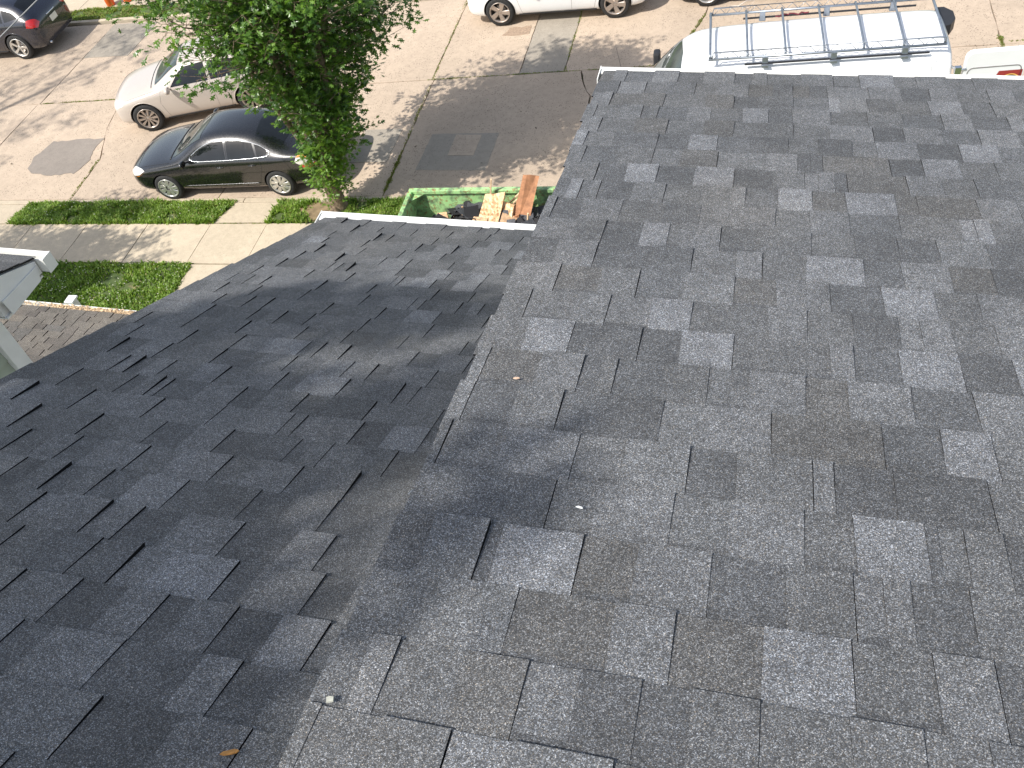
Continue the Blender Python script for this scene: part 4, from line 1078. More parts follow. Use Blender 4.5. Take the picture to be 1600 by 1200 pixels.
# ---- white van with ladder rack
def van(mtx):
    st = [(0, .72, .34, .80, .66, .86, .5, .88), (.06, .88, .26, .95, .80, 1.0, .6, 1.02), (.35, .98, .24, 1.08, .90, 1.13, .64, 1.16), (.80, 1.0, .24, 1.18, .94, 1.24, .70, 1.27), (1.0, 1.01, .24, 1.25, .95, 1.33, .82, 1.37),
          (1.25, 1.015, .24, 1.32, .965, 1.62, .86, 1.68), (1.65, 1.02, .24, 1.45, .985, 2.06, .84, 2.14), (2.0, 1.02, .24, 1.6, 1.0, 2.30, .83, 2.40), (2.35, 1.02, .24, 1.7, 1.01, 2.37, .83, 2.47), (3.7, 1.02, .24, 1.75, 1.01, 2.39, .84, 2.50), (5.2, 1.02, .24, 1.75, 1.01, 2.39, .84, 2.50), (6.2, 1.02, .24, 1.75, 1.01, 2.38, .84, 2.49), (6.35, 1.01, .26, 1.74, 1.0, 2.35, .83, 2.45), (6.42, .98, .30, 1.70, .96, 2.24, .80, 2.34), (6.435, .93, .36, 1.6, .90, 2.1, .74, 2.2)]
    B = Body(st, [(1.0, .40, .35), (5.15, .40, .35)], M['p_van'])
    t = thing('cargo_van', 'white high-roofed cargo van carrying a grey ladder rack, rear door swung open', 'van', mtx)
    bo = bpy.data.objects.new('body', B.me); COL.objects.link(bo); bo.parent = t
    B.panel('windscreen', [(1.02, -.86, 1.36), (.98, 0, 1.40), (1.02, .86, 1.36), (1.80, .78, 2.22), (1.84, 0, 2.30), (1.80, -.78, 2.22)], M['screen'], t, .006, .1)
    for sd in (False, True):
        B.panel('side_window', [(1.35, -.97, 1.40), (1.72, -.93, 1.98), (2.30, -.96, 2.0), (2.30, -1.0, 1.36)], M['glass'], t, .005, .1, mirror=sd)
        mb = MB()
        for P in ([(2.42, -.95, 2.28), (2.42, -1.0, 1.6), (2.42, -1.02, .3)], [(4.05, -.9, 2.36), (4.05, -1.0, 1.6), (4.05, -1.02, .3)], [(6.07, -.9, 2.40), (6.07, -1.0, 1.6), (6.07, -1.02, .3)], [(1.3, -1.0, 1.35), (1.36, -1.02, .8), (1.45, -1.02, .4)]):
            B.seam(mb, P, .004, mirror=sd)
        mb.build('panel_gaps', M['seaml'], t)
        mb = MB(); B.seam(mb, smooth_poly([(4.2, -1.0, 2.12), (5.98, -1.0, 2.12), (5.98, -1.02, 1.35), (4.2, -1.02, 1.35)], 2), .008, 0, True, -.002, mirror=sd)
        B.seam(mb, smooth_poly([(2.55, -1.0, 2.08), (3.93, -1.0, 2.08), (3.93, -1.02, 1.35), (2.55, -1.02, 1.35)], 2), .008, 0, True, -.002, mirror=sd)
        mb.build('pressed_panel_line', M['seaml'], t)
        # ridge where the side turns into the roof
        mb = MB(); B.seam(mb, [(2.1, -.90, 2.30), (3.2, -.93, 2.31), (6.15, -.93, 2.31)], .013, eps=-.004, mirror=sd); mb.build('roof_gutter_ridge', M['p_van'], t)
        B.panel('headlight', [(.12, -.62, .92), (.16, -.58, 1.06), (.62, -.93, 1.16), (.55, -.96, 1.0)], M['lamp'], t, .006, .06, mirror=sd)
        s = 1 if sd else -1
        mb = MB(); mb.bbox((1.22, min(s * 1.03, s * 1.26), 1.36), (1.36, max(s * 1.03, s * 1.26), 1.70), .04); mb.tube([(1.3, s * .98, 1.42), (1.3, s * 1.08, 1.45)], .03, 6)
        mb.build('mirror', M['plast'], t)
    B.panel('lettering_stripe', [(3.05, -1.0, 1.98), (3.38, -1.0, 1.98), (3.38, -1.0, 1.86), (3.05, -1.0, 1.86)], M['decal'], t, .006)
    for x in (1.0, 5.15): wheel(t, x, -.90, .35, .22, 'star', -1, M['rim']); wheel(t, x, .90, .35, .22, 'star', 1, M['rim'])
    # dark lamp housing on the rear edge of the roof
    mb = MB(); mb.prism([(6.33, .10), (6.50, .16), (6.60, .36), (6.60, .62), (6.47, .80), (6.33, .80)], 2.16, 2.36); mb.build('rear_lamp_housing', M['plast'], t, fix=True)
    # radio aerial on the wing
    mb = MB(); mb.tube([(.62, .93, 1.17), (.50, .96, 1.95)], .004, 5); mb.lathe([(.014, 0), (.010, .03), (.004, .05)], 8, axis='Z', c=(.62, .93, 1.16)); mb.build('aerial', M['plast'], t)
    # near rear door open, held by its check strap, logo outside
    d = bpy.data.objects.new('rear_door', None); COL.objects.link(d); d.parent = t; d['label'] = 'white rear door opened wide, with a red and black round emblem'
    d.matrix_local = Matrix.Translation((6.53, -.95, 0)) @ Matrix.Rotation(radians(2), 4, 'Z')
    P = smooth_poly([(.03, 0, .45), (.03, 0, 2.52), (1.0, 0, 2.56), (1.0, 0, .45)], 2)
    mb = MB(); r = [(p.x, p.z) for p in P]
    def slabxz(mb, pts, y0, y1, m=0, inset=.0):
        n = len(pts); cx = sum(p[0] for p in pts) / n; cz = sum(p[1] for p in pts) / n
        f = lambda p, k: (cx + (p[0] - cx) * k, cz + (p[1] - cz) * k)
        A = [(x, y1, z) for x, z in pts]; Bq = [(x, y0 + .02, z) for x, z in pts]; Cq = [(f(p, .97)[0], y0, f(p, .975)[1]) for p in pts]
        mb.add(A + Bq + Cq, [tuple(range(n))] + [(i, (i + 1) % n, n + (i + 1) % n, n + i) for i in range(n)] + [(n + i, n + (i + 1) % n, 2 * n + (i + 1) % n, 2 * n + i) for i in range(n)] + [tuple(range(2 * n, 3 * n))[::-1]], m)
    rr = lambda x0, x1, z0, z1, r=.09: [(x0 + r, z0), (x1 - r, z0)] + [(x1 - r + r * sin(a), z0 + r - r * cos(a)) for a in (.5, 1.07, 1.57)] + [(x1, z1 - r)] + [(x1 - r + r * cos(a), z1 - r + r * sin(a)) for a in (.5, 1.07, 1.57)] + [(x0 + r, z1)] + [(x0 + r - r * sin(a), z1 - r + r * cos(a)) for a in (.5, 1.07, 1.57)] + [(x0, z0 + r)] + [(x0 + r - r * cos(a), z0 + r - r * sin(a)) for a in (.5, 1.07)]
    slabxz(mb, rr(.03, 1.0, .45, 2.46, .12), -.03, .05); mb.build('door_skin', M['p_van'], d, fix=True)
    mb = MB(); pts = [(x, -.031, z) for x, z in rr(.10, .94, 1.40, 2.16, .08)]; mb.tube(pts + [pts[0]], .008, 5); mb.build('window_pressing', M['seaml'], d)
    cx, cz = .80, 1.84
    mb = MB(); n = 28
    circ = lambda R_, y, a0=0, a1=2 * pi: [(cx + R_ * cos(a0 + (a1 - a0) * i / n), y, cz + R_ * sin(a0 + (a1 - a0) * i / n)) for i in range(n + 1)]
    q = [(cx - .20, -.034, cz + .23), (cx + .17, -.034, cz + .23), (cx + .17, -.034, cz - .02), (cx - .22, -.034, cz - .02), (cx - .28, -.034, cz + .02)]
    mb.add(q, [(0, 1, 2, 3, 4)], 0)
    mb.add(circ(.15, -.037), [tuple(range(n))], 1)
    A = circ(.170, -.040, radians(10), radians(170)); Bq = circ(.150, -.040, radians(10), radians(170)); o = mb.add(A + Bq, [(i, i + 1, n + 2 + i, n + 1 + i) for i in range(n)], 2)
    mb.build('emblem', [M['decal'], M['decal_black'], M['decal_gold']], d)
    mb = MB(); mb.tube([(6.38, -.80, 2.12), (6.50, -.98, 2.14), (6.60, -.98, 2.16)], .022, 6); mb.box((6.42, -1.01, 2.08), (6.52, -.93, 2.20)); mb.build('door_hinge', M['chrome'], t)
    return t
M['decal'] = mat('red_vinyl', (.30, .035, .03), .4, var=.05)
M['decal_black'] = mat('black_vinyl', (.02, .02, .02), .4)
M['decal_gold'] = mat('gold_vinyl', (.75, .45, .12), .4)
VANM = place_near(-1.98, 14.50, 2.3, 1.0, 1.02)
van(VANM)
# ladder rack (rests on the roof: a thing of its own)
rk = thing('ladder_rack', 'grey tubular ladder rack with seven crossbars and zigzag side rails on the white van', 'roof rack', VANM @ Matrix.Translation((0, 0, 2.34)))
RX0, RX1, RY = 2.35, 6.22, .80
for k in range(7):
    x = RX0 + (RX1 - RX0) * k / 6
    mb = MB(); mb.tube([(x, -RY, .22), (x, -RY + .06, .27), (x, 0, .285), (x, RY - .06, .27), (x, RY, .22)], .021 if k % 6 else .024, 8)
    mb.build('crossbar', M['galv'], rk)
for s in (-1, 1):
    y = s * RY
    mb = MB(); mb.tube([(RX0 - .03, y, .20), (RX1 + .03, y, .20)], .023, 8); mb.tube([(RX0 + .03, y, .22), (RX0 + .06, y, .33), (RX1 - .10, y, .335), (RX1 - .0, y, .32), (RX1, y, .22)], .014, 7)
    rl = mb.build('side_rail', M['galv'], rk)
    mb = MB(); n = 17
    for i in range(n):
        xa = RX0 + .06 + (RX1 - RX0 - .16) * i / n; xb = RX0 + .06 + (RX1 - RX0 - .16) * (i + .5) / n; xc = RX0 + .06 + (RX1 - RX0 - .16) * (i + 1) / n
        mb.tube([(xa, y, .21), (xb, y, .325), (xc, y, .21)], .006, 5)
    mb.build('zigzag_lacing', M['galv'], rl)
    for x in (RX0 + .95, RX0 + 2.1, RX0 + 3.25):
        mb = MB(); mb.bbox((x - .05, y - .035, .04), (x + .05, y + .035, .20), .008); mb.bbox((x - .06, y - .05 + s * .03, .02), (x + .06, y + .05 + s * .03, .07), .006); mb.build('mounting_foot', M['galv'], rk)
    mb = MB(); mb.bbox((2.95, y * 1.02 - .02, .065), (6.0, y * 1.02 + .02, .09), .006); mb.build('roof_track', M['plast'], rk)
def lace(name, label, pts, r, m, cat):
    mb = MB(); mb.tube(pts, r, 6); return tag(mb.build(name, m, matrix=VANM @ Matrix.Translation((0, 0, 2.32))), label, cat)
rnd = random.Random(3)
lace('strap', 'dark red tie-down strap bundled on the far side of the ladder rack', [(3.55 + .05 * i + rnd.uniform(-.03, .03), .72 + rnd.uniform(-.05, .06), .12 + rnd.uniform(0, .06)) for i in range(12)], .014, mat('maroon_webbing', (.16, .03, .04), .8), 'strap')
lace('cable', 'pale loose cable looped over the far rail of the ladder rack', [(2.7, .95, .30), (2.85, .80, .36), (3.0, .90, .40), (3.15, 1.02, .33), (3.05, .86, .28), (2.9, .98, .26)], .010, mat('pale_cable', (.6, .5, .42), .6), 'cable')

# ================================================================ THE STREET TREE
TB = (-8.39, 13.89)
def leaf_cluster(mb, p, dirn, rnd, size, n, m, spread=.16):
    """a rosette of lobed oak leaves at a twig end"""
    for i in range(n):
        a = rnd.uniform(0, 2 * pi); el = rnd.uniform(-.5, .75)
        d = (Vector((cos(a) * cos(el), sin(a) * cos(el), sin(el))) + dirn * .55).normalized()
        q = p + d * rnd.uniform(.0, spread) + Vector((rnd.gauss(0, .03), rnd.gauss(0, .03), rnd.gauss(0, .04)))
        up = Vector((rnd.gauss(0, .45), rnd.gauss(0, .45), 1)).normalized()
        x = d.cross(up)
        if x.length < .05: continue
        x.normalize(); z = x.cross(d)
        M4 = Matrix(((x.x, d.x, z.x, q.x), (x.y, d.y, z.y, q.y), (x.z, d.z, z.z, q.z), (0, 0, 0, 1)))
        star_leaf(mb, M4, size * rnd.uniform(.7, 1.2), m)
def street_tree():
    rnd = random.Random(42)
    base = G @ Vector((TB[0], TB[1], 0))
    t = thing('street_tree', 'leafy oak street tree with sprouting trunk on the verge beside the black saloon', 'tree', Matrix.Translation(base))
    tr = MB(); cr = MB(); br = MB()
    # short trunk flaring at the ground, splitting into several upright limbs
    tr.tube([(.0, 0, -.1), (.01, 0, .08), (.0, .0, .35), (-.03, .02, .8), (-.06, .04, 1.3)], [.27, .21, .17, .155, .15], 14)
    limbs = []
    spec = [(-.35, .15, 8.2, .10), (.30, .25, 8.6, .10), (.05, -.30, 7.8, .08), (.75, -.1, 7.2, .07), (-1.05, -.1, 7.0, .07), (-.2, .9, 7.6, .07), (.5, .95, 7.0, .06)]
    for (dx, dy, h, r) in spec:
        pts = []
        for k in range(9):
            f = k / 8; z = .9 + (h - .9) * f
            w = f ** .8
            pts.append(Vector((-.04 + dx * 1.7 * w + .10 * sin(6 * f + dx * 9), .03 + dy * 1.5 * w + .10 * cos(5 * f + dy * 7), z)))
        tr.tube(pts, [r * (1 - .82 * k / 8) + .008 for k in range(9)], 8)
        limbs.append(pts)
    def rad(z):
        T = [(.25, .28), (.6, .42), (1.0, .42), (1.45, .36), (1.9, .52), (2.4, .85), (3.0, 1.22), (3.6, 1.68), (4.3, 2.2), (5.2, 2.42), (6.2, 2.3), (7.2, 1.9), (8.2, 1.2), (9.0, .5)]
        for (z0, r0), (z1, r1) in zip(T[:-1], T[1:]):
            if z <= z1: return r0 + (r1 - r0) * max(0, (z - z0) / (z1 - z0))
        return .3
    def centre(z): # the crown leans away from the houses a little and wanders
        return Vector((-.075 * max(0, z - 2) ** .9 * .9 + .03 + (.16 if z < 2.8 else .05), .25 + .03 * z if z > 1.6 else 0, 0))
    tips = []
    # side branches with twigs
    for i in range(370):
        z = .9 + 7.8 * (rnd.random() ** .9)
        L_ = limbs[rnd.randrange(len(limbs))]
        f = (z * .82 - .9) / (L_[-1].z - .9); f = min(.97, max(.02, f))
        j = min(7, int(f * 8)); s = L_[j].lerp(L_[j + 1], f * 8 - j)
        a = rnd.uniform(0, 2 * pi); R_ = rad(z) * (rnd.uniform(.85, 1.05) if rnd.random() < .6 else rnd.uniform(.4, .9))
        # clumpy outline: some directions carry longer boughs
        R_ *= 1 + .16 * sin(3 * a + z * 1.7) + .08 * sin(7 * a - z * 2.3)
        e = centre(z) + Vector((cos(a) * R_, sin(a) * R_, z))
        mid = s.lerp(e, .5) + Vector((rnd.gauss(0, .08), rnd.gauss(0, .08), -.06 * R_))
        br.tube([s, mid, e], [.020 + .006 * R_, .012, .004], 5)
        ax = (e - s)
        for q in range(int(4 + 8 * min(1, R_ / 1.6))):
            f2 = rnd.uniform(.35, 1.0)
            b = (s.lerp(mid, f2 * 2) if f2 < .5 else mid.lerp(e, f2 * 2 - 1))
            off = Vector((rnd.gauss(0, .22), rnd.gauss(0, .22), rnd.gauss(.06, .17))) * min(1, .45 + R_ * .3)
            tips.append((b, b + off))
    for i in range(100): # sprouts on the lower trunk
        a = rnd.uniform(0, 2 * pi); z = rnd.uniform(.38, 1.35) ; R_ = rnd.uniform(.10, rad(z))
        b = Vector((0, 0, z * .9)); tips.append((b, Vector((cos(a) * R_ + .02, sin(a) * R_, z + rnd.uniform(-.08, .12)))))
    for b, e in tips:
        br.tube([b, e], [.005, .0025], 4, cap=False)
        low = e.z < 1.6
        leaf_cluster(cr, e, (e - b).normalized(), rnd, .10 if low else .150, rnd.randint(8, 12), 1 if low or rnd.random() < .14 else 0, .10 if low else .19)
    # a few loose leaves on long shoots that stick out on the right
    for (e, n_) in ((Vector((1.35, .1, 2.05)), 6), (Vector((1.75, .3, 4.1)), 8), (Vector((1.05, -.1, 1.7)), 5), (Vector((2.0, .2, 4.6)), 8)):
        b = Vector((.3, .1, e.z - .3)); br.tube([b, b.lerp(e, .5) + Vector((0, 0, .08)), e], [.008, .005, .003], 4)
        for k in range(n_):
            leaf_cluster(cr, b.lerp(e, .4 + .6 * k / (n_ - 1)), (e - b).normalized(), rnd, .12, 4, 0, .1)
    tr.build('trunk', M['bark'], t)
    o = br.build('branches', M['bark'], t)
    o = cr.build('crown', [M['leaf'], M['leafy']], t); o['kind'] = 'stuff'
    return t
street_tree()
# worn earth round the foot of the tree
mb = MB(); ring = []
rnd = random.Random(6)
for k in range(26):
    a = 2 * pi * k / 26; r = .62 + .12 * sin(3 * a) + rnd.uniform(-.05, .05); ring.append((TB[0] - .25 + r * cos(a), TB[1] - .10 + .52 * r * sin(a)))
mb.prism(ring, -.03, .012); o = mb.build('bare_earth', M['soil'], pave); o.matrix_local = Matrix.Identity(4)

# trees of the neighbouring gardens, out of the picture to the left and behind, whose leaves shade the roof, the pavement and the road
def wx_to_px(P):
    """where a world point would fall in the picture (to keep these trees outside it)"""
    c = cam.matrix_world.inverted() @ Vector(P) if False else (Matrix.Translation(CAM) @ cam.rotation_euler.to_matrix().to_4x4()).inverted() @ Vector(P)
    if c.z > -.1: return None
    return (800 + 1366.96 * c.x / -c.z, 600 - 1366.96 * c.y / -c.z)
def shade_tree(label, base, targets, t_lo, t_hi, spread, n_leaf, leaf, seed, limbs=26):
    """a tree whose leaf clumps stand between the sun and the places that lie in its shade"""
    rnd = random.Random(seed); base = Vector(base)
    t = thing('garden_tree', label, 'tree', Matrix.Translation(base))
    cr = MB(); clumps = []
    for (P, k, sp) in targets:
        for i in range(k):
            tt = rnd.uniform(t_lo, t_hi)
            q = Vector(P) - SUN_TO * tt + Vector((rnd.gauss(0, sp), rnd.gauss(0, sp), rnd.gauss(0, sp * .7)))
            clumps.append(q)
    for q in clumps:
        px = wx_to_px(q)
        if px and -60 < px[0] < 1660 and -60 < px[1] < 1260: continue
        for j in range(n_leaf):
            p = q + Vector((rnd.gauss(0, spread), rnd.gauss(0, spread), rnd.gauss(0, spread * .7))) - base
            leaf_cluster(cr, p, Vector((0, 0, .2)), rnd, leaf, 3, 0, .1)
    c = sum(clumps, Vector()) / len(clumps) - base
    tr = MB(); top = c + Vector((0, 0, .5))
    tr.tube([(0, 0, -.2), Vector((0, 0, 0)).lerp(c, .25) + Vector((.1, 0, 0)), Vector((0, 0, 0)).lerp(c, .6), c], [.28, .2, .13, .05], 10)
    step = max(1, len(clumps) // limbs)
    for q in clumps[::step]:
        q = q - base; s = c * rnd.uniform(.45, .8); tr.tube([s, s.lerp(q, .5) + Vector((0, 0, .15)), q], [.05, .03, .01], 5)
    tr.build('trunk', M['bark'], t)
    o = cr.build('crown', [M['leaf']], t); o['kind'] = 'stuff'
def on_house(x, y, R):
    return CAM + Vector((x, y, -R['h'] - y * math.tan(R['pitch'])))
T1 = []
for (x, y, k, s) in [(-2.14, 1.55, 5, .08), (-2.05, 1.85, 5, .06), (-1.8, 2.12, 6, .05), (-1.55, 2.20, 5, .04), (-1.3, 2.24, 5, .04), (-1.05, 2.24, 4, .04), (-.82, 1.66, 5, .06), (-.78, 1.45, 6, .07), (-.98, 1.38, 4, .06), (-1.2, 1.30, 4, .07),
                     (-1.45, 1.25, 7, .10), (-1.65, 1.35, 7, .10), (-1.85, 1.35, 7, .11), (-1.2, .80, 6, .10), (-1.15, .50, 7, .11), (-1.1, .26, 6, .10), (-.92, .20, 4, .07), (-1.45, .95, 8, .15), (-1.35, .6, 8, .14), (-1.5, .3, 6, .2), (-2.3, 1.0, 6, .2), (-1.9, .8, 8, .25), (-1.25, 1.05, 4, .08)]:
    T1.append((on_house(x, y, MAIN), k, s))
for (x, y, k, s) in [(-.50, .76, 1, .02), (-.42, .90, 2, .03)]:
    T1.append((on_house(x, y, DORM), k, s))
shade_tree('tall garden tree behind the houses, out of the picture', CAM + Vector((-6.2, -4.6, -11.4)), T1, 7.0, 9.5, .06, 12, .11, 101)
g3 = lambda u, v: G @ Vector((u, v, 0))
T2 = []
for (u, v, k, s) in [(-20.5, 19.5, 7, .45), (-19.2, 19.8, 6, .4), (-18.2, 20.3, 4, .35), (-17.6, 21.0, 3, .3), (-18.6, 21.8, 4, .35), (-17.8, 22.3, 2, .25), (-19.6, 21.6, 4, .4), (-20.5, 18.0, 5, .4), (-19.2, 17.4, 4, .35), (-18.2, 17.9, 3, .3), (-17.6, 17.5, 2, .25), (-20.2, 16.2, 3, .3), (-19.3, 15.6, 2, .25), (-18.6, 16.8, 2, .25), (-16.9, 21.2, 2, .25), (-20.0, 20.6, 5, .4)]:
    T2.append((g3(u, v), k, s))
shade_tree('broad garden tree left of the picture, shading the road', g3(-26.5, 11.0), T2, 13.0, 18.0, .22, 12, .14, 102, 6)
T3 = []
for (u, v, k, s) in [(-16.3, 12.5, 5, .25), (-15.6, 12.5, 5, .25), (-15.0, 12.4, 5, .22), (-14.3, 12.6, 5, .22), (-13.7, 12.45, 4, .2), (-16.2, 12.9, 6, .25), (-15.4, 12.8, 6, .22), (-14.6, 12.9, 6, .22), (-13.9, 12.8, 5, .2), (-13.2, 12.6, 4, .18), (-12.6, 12.85, 1, .08), (-14.6, 12.2, 4, .2), (-13.8, 11.8, 5, .2), (-13.2, 11.6, 4, .2), (-12.8, 12.0, 2, .15), (-14.3, 11.2, 8, .25), (-13.7, 10.9, 8, .22), (-14.2, 11.8, 6, .2), (-15.5, 11.6, 4, .3), (-15.4, 13.8, 3, .15), (-14.7, 13.8, 3, .15), (-14.0, 13.85, 3, .15), (-13.3, 13.9, 2, .12), (-13.6, 14.35, 1, .12), (-14.4, 14.5, 1, .15), (-12.2, 12.2, 1, .08)]:
    T3.append((g3(u, v), int(k * 2.4), s * 1.1))
shade_tree('slender garden tree left of the neighbouring house, out of the picture', g3(-19.8, 8.2), T3, 6.5, 9.5, .13, 13, .13, 103, 14)

# ================================================================ THE SKIP AND WHAT LIES IN IT
M['skip'] = None
def skip_mat():
    m = bpy.data.materials.new('green_skip_paint'); N, L, B = nodes(m)
    geo = N.new('ShaderNodeNewGeometry'); P = geo.outputs['Position']
    n = noise(N, L, 3.5, 6, .7, vec=P); n2 = noise(N, L, 14, 5, .7, vec=P)
    r = ramp(N, L, n.outputs[0], [(.3, (.30, .56, .22)), (.7, (.43, .70, .32))])
    ru = ramp(N, L, n2.outputs[0], [(.52, 0), (.62, .9)])
    c = mix(N, L, ru.outputs[0], r.outputs[0], (.28, .14, .05))
    n3 = noise(N, L, 5, 5, .65, vec=P); so = ramp(N, L, n3.outputs[0], [(.46, 0), (.62, .8)])
    c = mix(N, L, so.outputs[0], c, (.10, .14, .09))
    L.new(c, B.inputs['Base Color']); B.inputs['Roughness'].default_value = .55; bump(N, L, B, n2.outputs[0], .25, .01)
    return m
M['skip'] = skip_mat()
SK = at_g(-6.10, 12.78, 0)       # local x to the right, y negative towards the house
sk = thing('rubbish_skip', 'open green steel skip with rusty rim holding torn-off roofing and boards', 'skip', SK)
Ls, Ws, Hs = 4.1, 2.3, 1.3
mb = MB(); mb.box((0, -Ws, .12), (Ls, 0, .17)); mb.build('floor', M['skip'], sk)
def wallp(a, b, name='side_wall'):
    mb = MB(); mb.box(a, b); return mb.build(name, M['skip'], sk)
wallp((.02, -.03, .17), (Ls - .02, .0, Hs - .04)); wallp((.02, -Ws, .17), (Ls - .02, -Ws + .03, Hs - .04))
wallp((0, -Ws + .03, .17), (.03, -.03, Hs - .04), 'end_wall'); wallp((Ls - .03, -Ws + .03, .17), (Ls, -.03, Hs - .04), 'end_wall')
for a, b in (((-.03, -.075, Hs - .06), (Ls + .03, .03, Hs + .02)), ((-.03, -Ws - .03, Hs - .06), (Ls + .03, -Ws + .06, Hs + .02))):
    mb = MB(); mb.bbox(a, b, .012); mb.build('rim', M['skip'], sk)
for a, b in (((-.035, -Ws + .061, Hs - .055), (.05, -.076, Hs + .016)), ((Ls - .05, -Ws + .061, Hs - .055), (Ls + .035, -.076, Hs + .016))):
    mb = MB(); mb.bbox(a, b, .012); mb.build('rim', M['skip'], sk)
mb = MB()
for k in range(6): mb.bbox((.25 + k * .7, .001, .15), (.33 + k * .7, .055, Hs - .07), .01)
mb.build('stiffening_ribs', M['skip'], sk)
mb = MB(); mb.add([(.035, -.035, Hs - .06), (.30, -.035, Hs - .06), (.035, -.30, Hs - .06), (.035, -.035, Hs - .40)], [(0, 2, 1), (0, 1, 3), (1, 2, 3), (0, 3, 2)]); mb.build('corner_gusset', M['skip'], sk)
# rubble of old shingles
rnd = random.Random(33)
M['oldsh'] = shingle_mat('old_torn_shingle', (.075, .078, .085)); M['felt'] = mat('torn_felt', (.018, .018, .02), .9); M['tanw'] = mat('splintered_wood', (.55, .36, .21), .8, var=.35, vscale=14)
M['redw'] = mat('stained_brown_board', (.42, .20, .10), .7, var=.35, vscale=9)
mb = MB()
def debris_h(x, y): return .77 + .14 * sin(x * 2.1) * cos(y * 2.3) + (.16 if x > 1.2 else 0) - (.34 if x < .75 else 0)
for k in range(1100):
    x = rnd.uniform(.12, Ls - .1); y = rnd.uniform(-Ws + .1, -.1)
    z = debris_h(x, y) + rnd.uniform(-.12, .06)
    w, l = rnd.uniform(.06, .17), rnd.uniform(.10, .32)
    M4 = Matrix.Translation((x, y, z)) @ Matrix.Rotation(rnd.uniform(0, 6.28), 4, 'Z') @ Matrix.Rotation(rnd.gauss(0, .45), 4, 'X') @ Matrix.Rotation(rnd.gauss(0, .4), 4, 'Y')
    q = rnd.random(); m = 0 if q < .58 else 1 if q < .84 else 2 if q < .93 else 3
    b = rnd.uniform(.0, .04)
    vs = [(-l, -w, 0), (0, -w, b), (l, -w * .9, 0), (l * .9, w, .01), (0, w, b), (-l, w, 0)]; th = .006
    vs = vs + [(a, c, d - th) for a, c, d in vs]
    mb.add([tuple(M4 @ Vector(v)) for v in vs], [(0, 1, 4, 5), (1, 2, 3, 4), (11, 10, 7, 6), (10, 9, 8, 7), (0, 6, 7, 1), (1, 7, 8, 2), (2, 8, 9, 3), (3, 9, 10, 4), (4, 10, 11, 5), (5, 11, 6, 0)], m)
tag(mb.build('roofing_rubble', [M['oldsh'], M['felt'], M['tanw'], M['redw']], matrix=SK, fix=True), 'heap of torn grey shingles and black felt inside the green skip', 'rubble', kind='stuff')
def osb_mat():
    m = bpy.data.materials.new('osb'); N, L, B = nodes(m)
    tc = N.new('ShaderNodeTexCoord'); vo = N.new('ShaderNodeTexVoronoi'); vo.inputs['Scale'].default_value = 28; L.new(tc.outputs['Object'], vo.inputs['Vector'])
    mp = N.new('ShaderNodeMapping'); mp.inputs['Scale'].default_value = (1, .35, 1); L.new(tc.outputs['Object'], mp.inputs[0]); L.new(mp.outputs[0], vo.inputs['Vector'])
    s = N.new('ShaderNodeSeparateColor'); L.new(vo.outputs['Color'], s.inputs[0])
    r = ramp(N, L, s.outputs[0], [(0, (.34, .17, .07)), (.35, (.62, .40, .21)), (.8, (.78, .56, .34)), (1, (.85, .66, .42))])
    L.new(r.outputs[0], B.inputs['Base Color']); B.inputs['Roughness'].default_value = .7; bump(N, L, B, vo.outputs['Distance'], .3, .01)
    return m
M['osb'] = osb_mat()
def board(name, label, cat, C4, th, m, group=None):
    """a board from its four top corners in street coordinates, with thickness and a slightly broken edge"""
    P = [Vector((u, v, w)) for u, v, w in C4]; n = (P[1] - P[0]).cross(P[3] - P[0]).normalized()
    o = sum(P, Vector()) / 4; mb = MB(); rnd = random.Random(len(label)); ring = []
    for i in range(4):
        a, b = P[i], P[(i + 1) % 4]; k = 5
        for j in range(k):
            q = a.lerp(b, j / k); jag = .012 if i % 2 == 0 else .004
            ring.append(q - o + Vector((rnd.uniform(-1, 1), rnd.uniform(-1, 1), rnd.uniform(-1, 1))) * jag)
    k = len(ring)
    mb.add([tuple(q) for q in ring] + [tuple(q - n * th) for q in ring], [tuple(range(k)), tuple(range(k, 2 * k))[::-1]] + [(i, k + i, k + (i + 1) % k, (i + 1) % k) for i in range(k)])
    return tag(mb.build(name, m, matrix=G @ Matrix.Translation(o), fix=True), label, cat, group)
board('chipboard_sheet', 'broken panel of flaky chipboard leaning upright in the middle of the skip', 'board', [(-4.53, 12.52, 1.38), (-4.15, 12.52, 1.42), (-4.36, 12.10, .78), (-4.78, 12.12, .78)], .05, M['osb'])
board('plywood_board', 'reddish brown board standing up against the far side of the skip', 'board', [(-3.80, 12.62, 1.72), (-3.52, 12.66, 1.66), (-3.74, 12.30, .95), (-4.06, 12.34, .98)], .022, M['redw'])
board('chipboard_offcut', 'small squarish chipboard offcut between the two big boards in the skip', 'board', [(-4.22, 12.52, 1.2), (-3.98, 12.46, 1.18), (-4.05, 12.3, .95), (-4.25, 12.34, .97)], .10, M['osb'])
board('wood_offcut', 'small orange-brown wood offcut on the left side of the rubble', 'board', [(-5.62, 12.62, .83), (-5.42, 12.62, .86), (-5.33, 12.40, .78), (-5.50, 12.36, .76)], .05, M['tanw'])
board('torn_shingle', 'torn dark shingle draped over the chipboard panel', 'shingle scrap', [(-4.42, 12.36, 1.14), (-4.12, 12.34, 1.15), (-4.10, 12.20, .99), (-4.47, 12.22, .98)], .008, M['oldsh'])
board('torn_shingle', 'torn grey shingle lying on the rubble near the left of the chipboard', 'shingle scrap', [(-5.02, 12.48, .86), (-4.74, 12.50, .88), (-4.76, 12.26, .80), (-5.04, 12.24, .80)], .008, M['oldsh'])
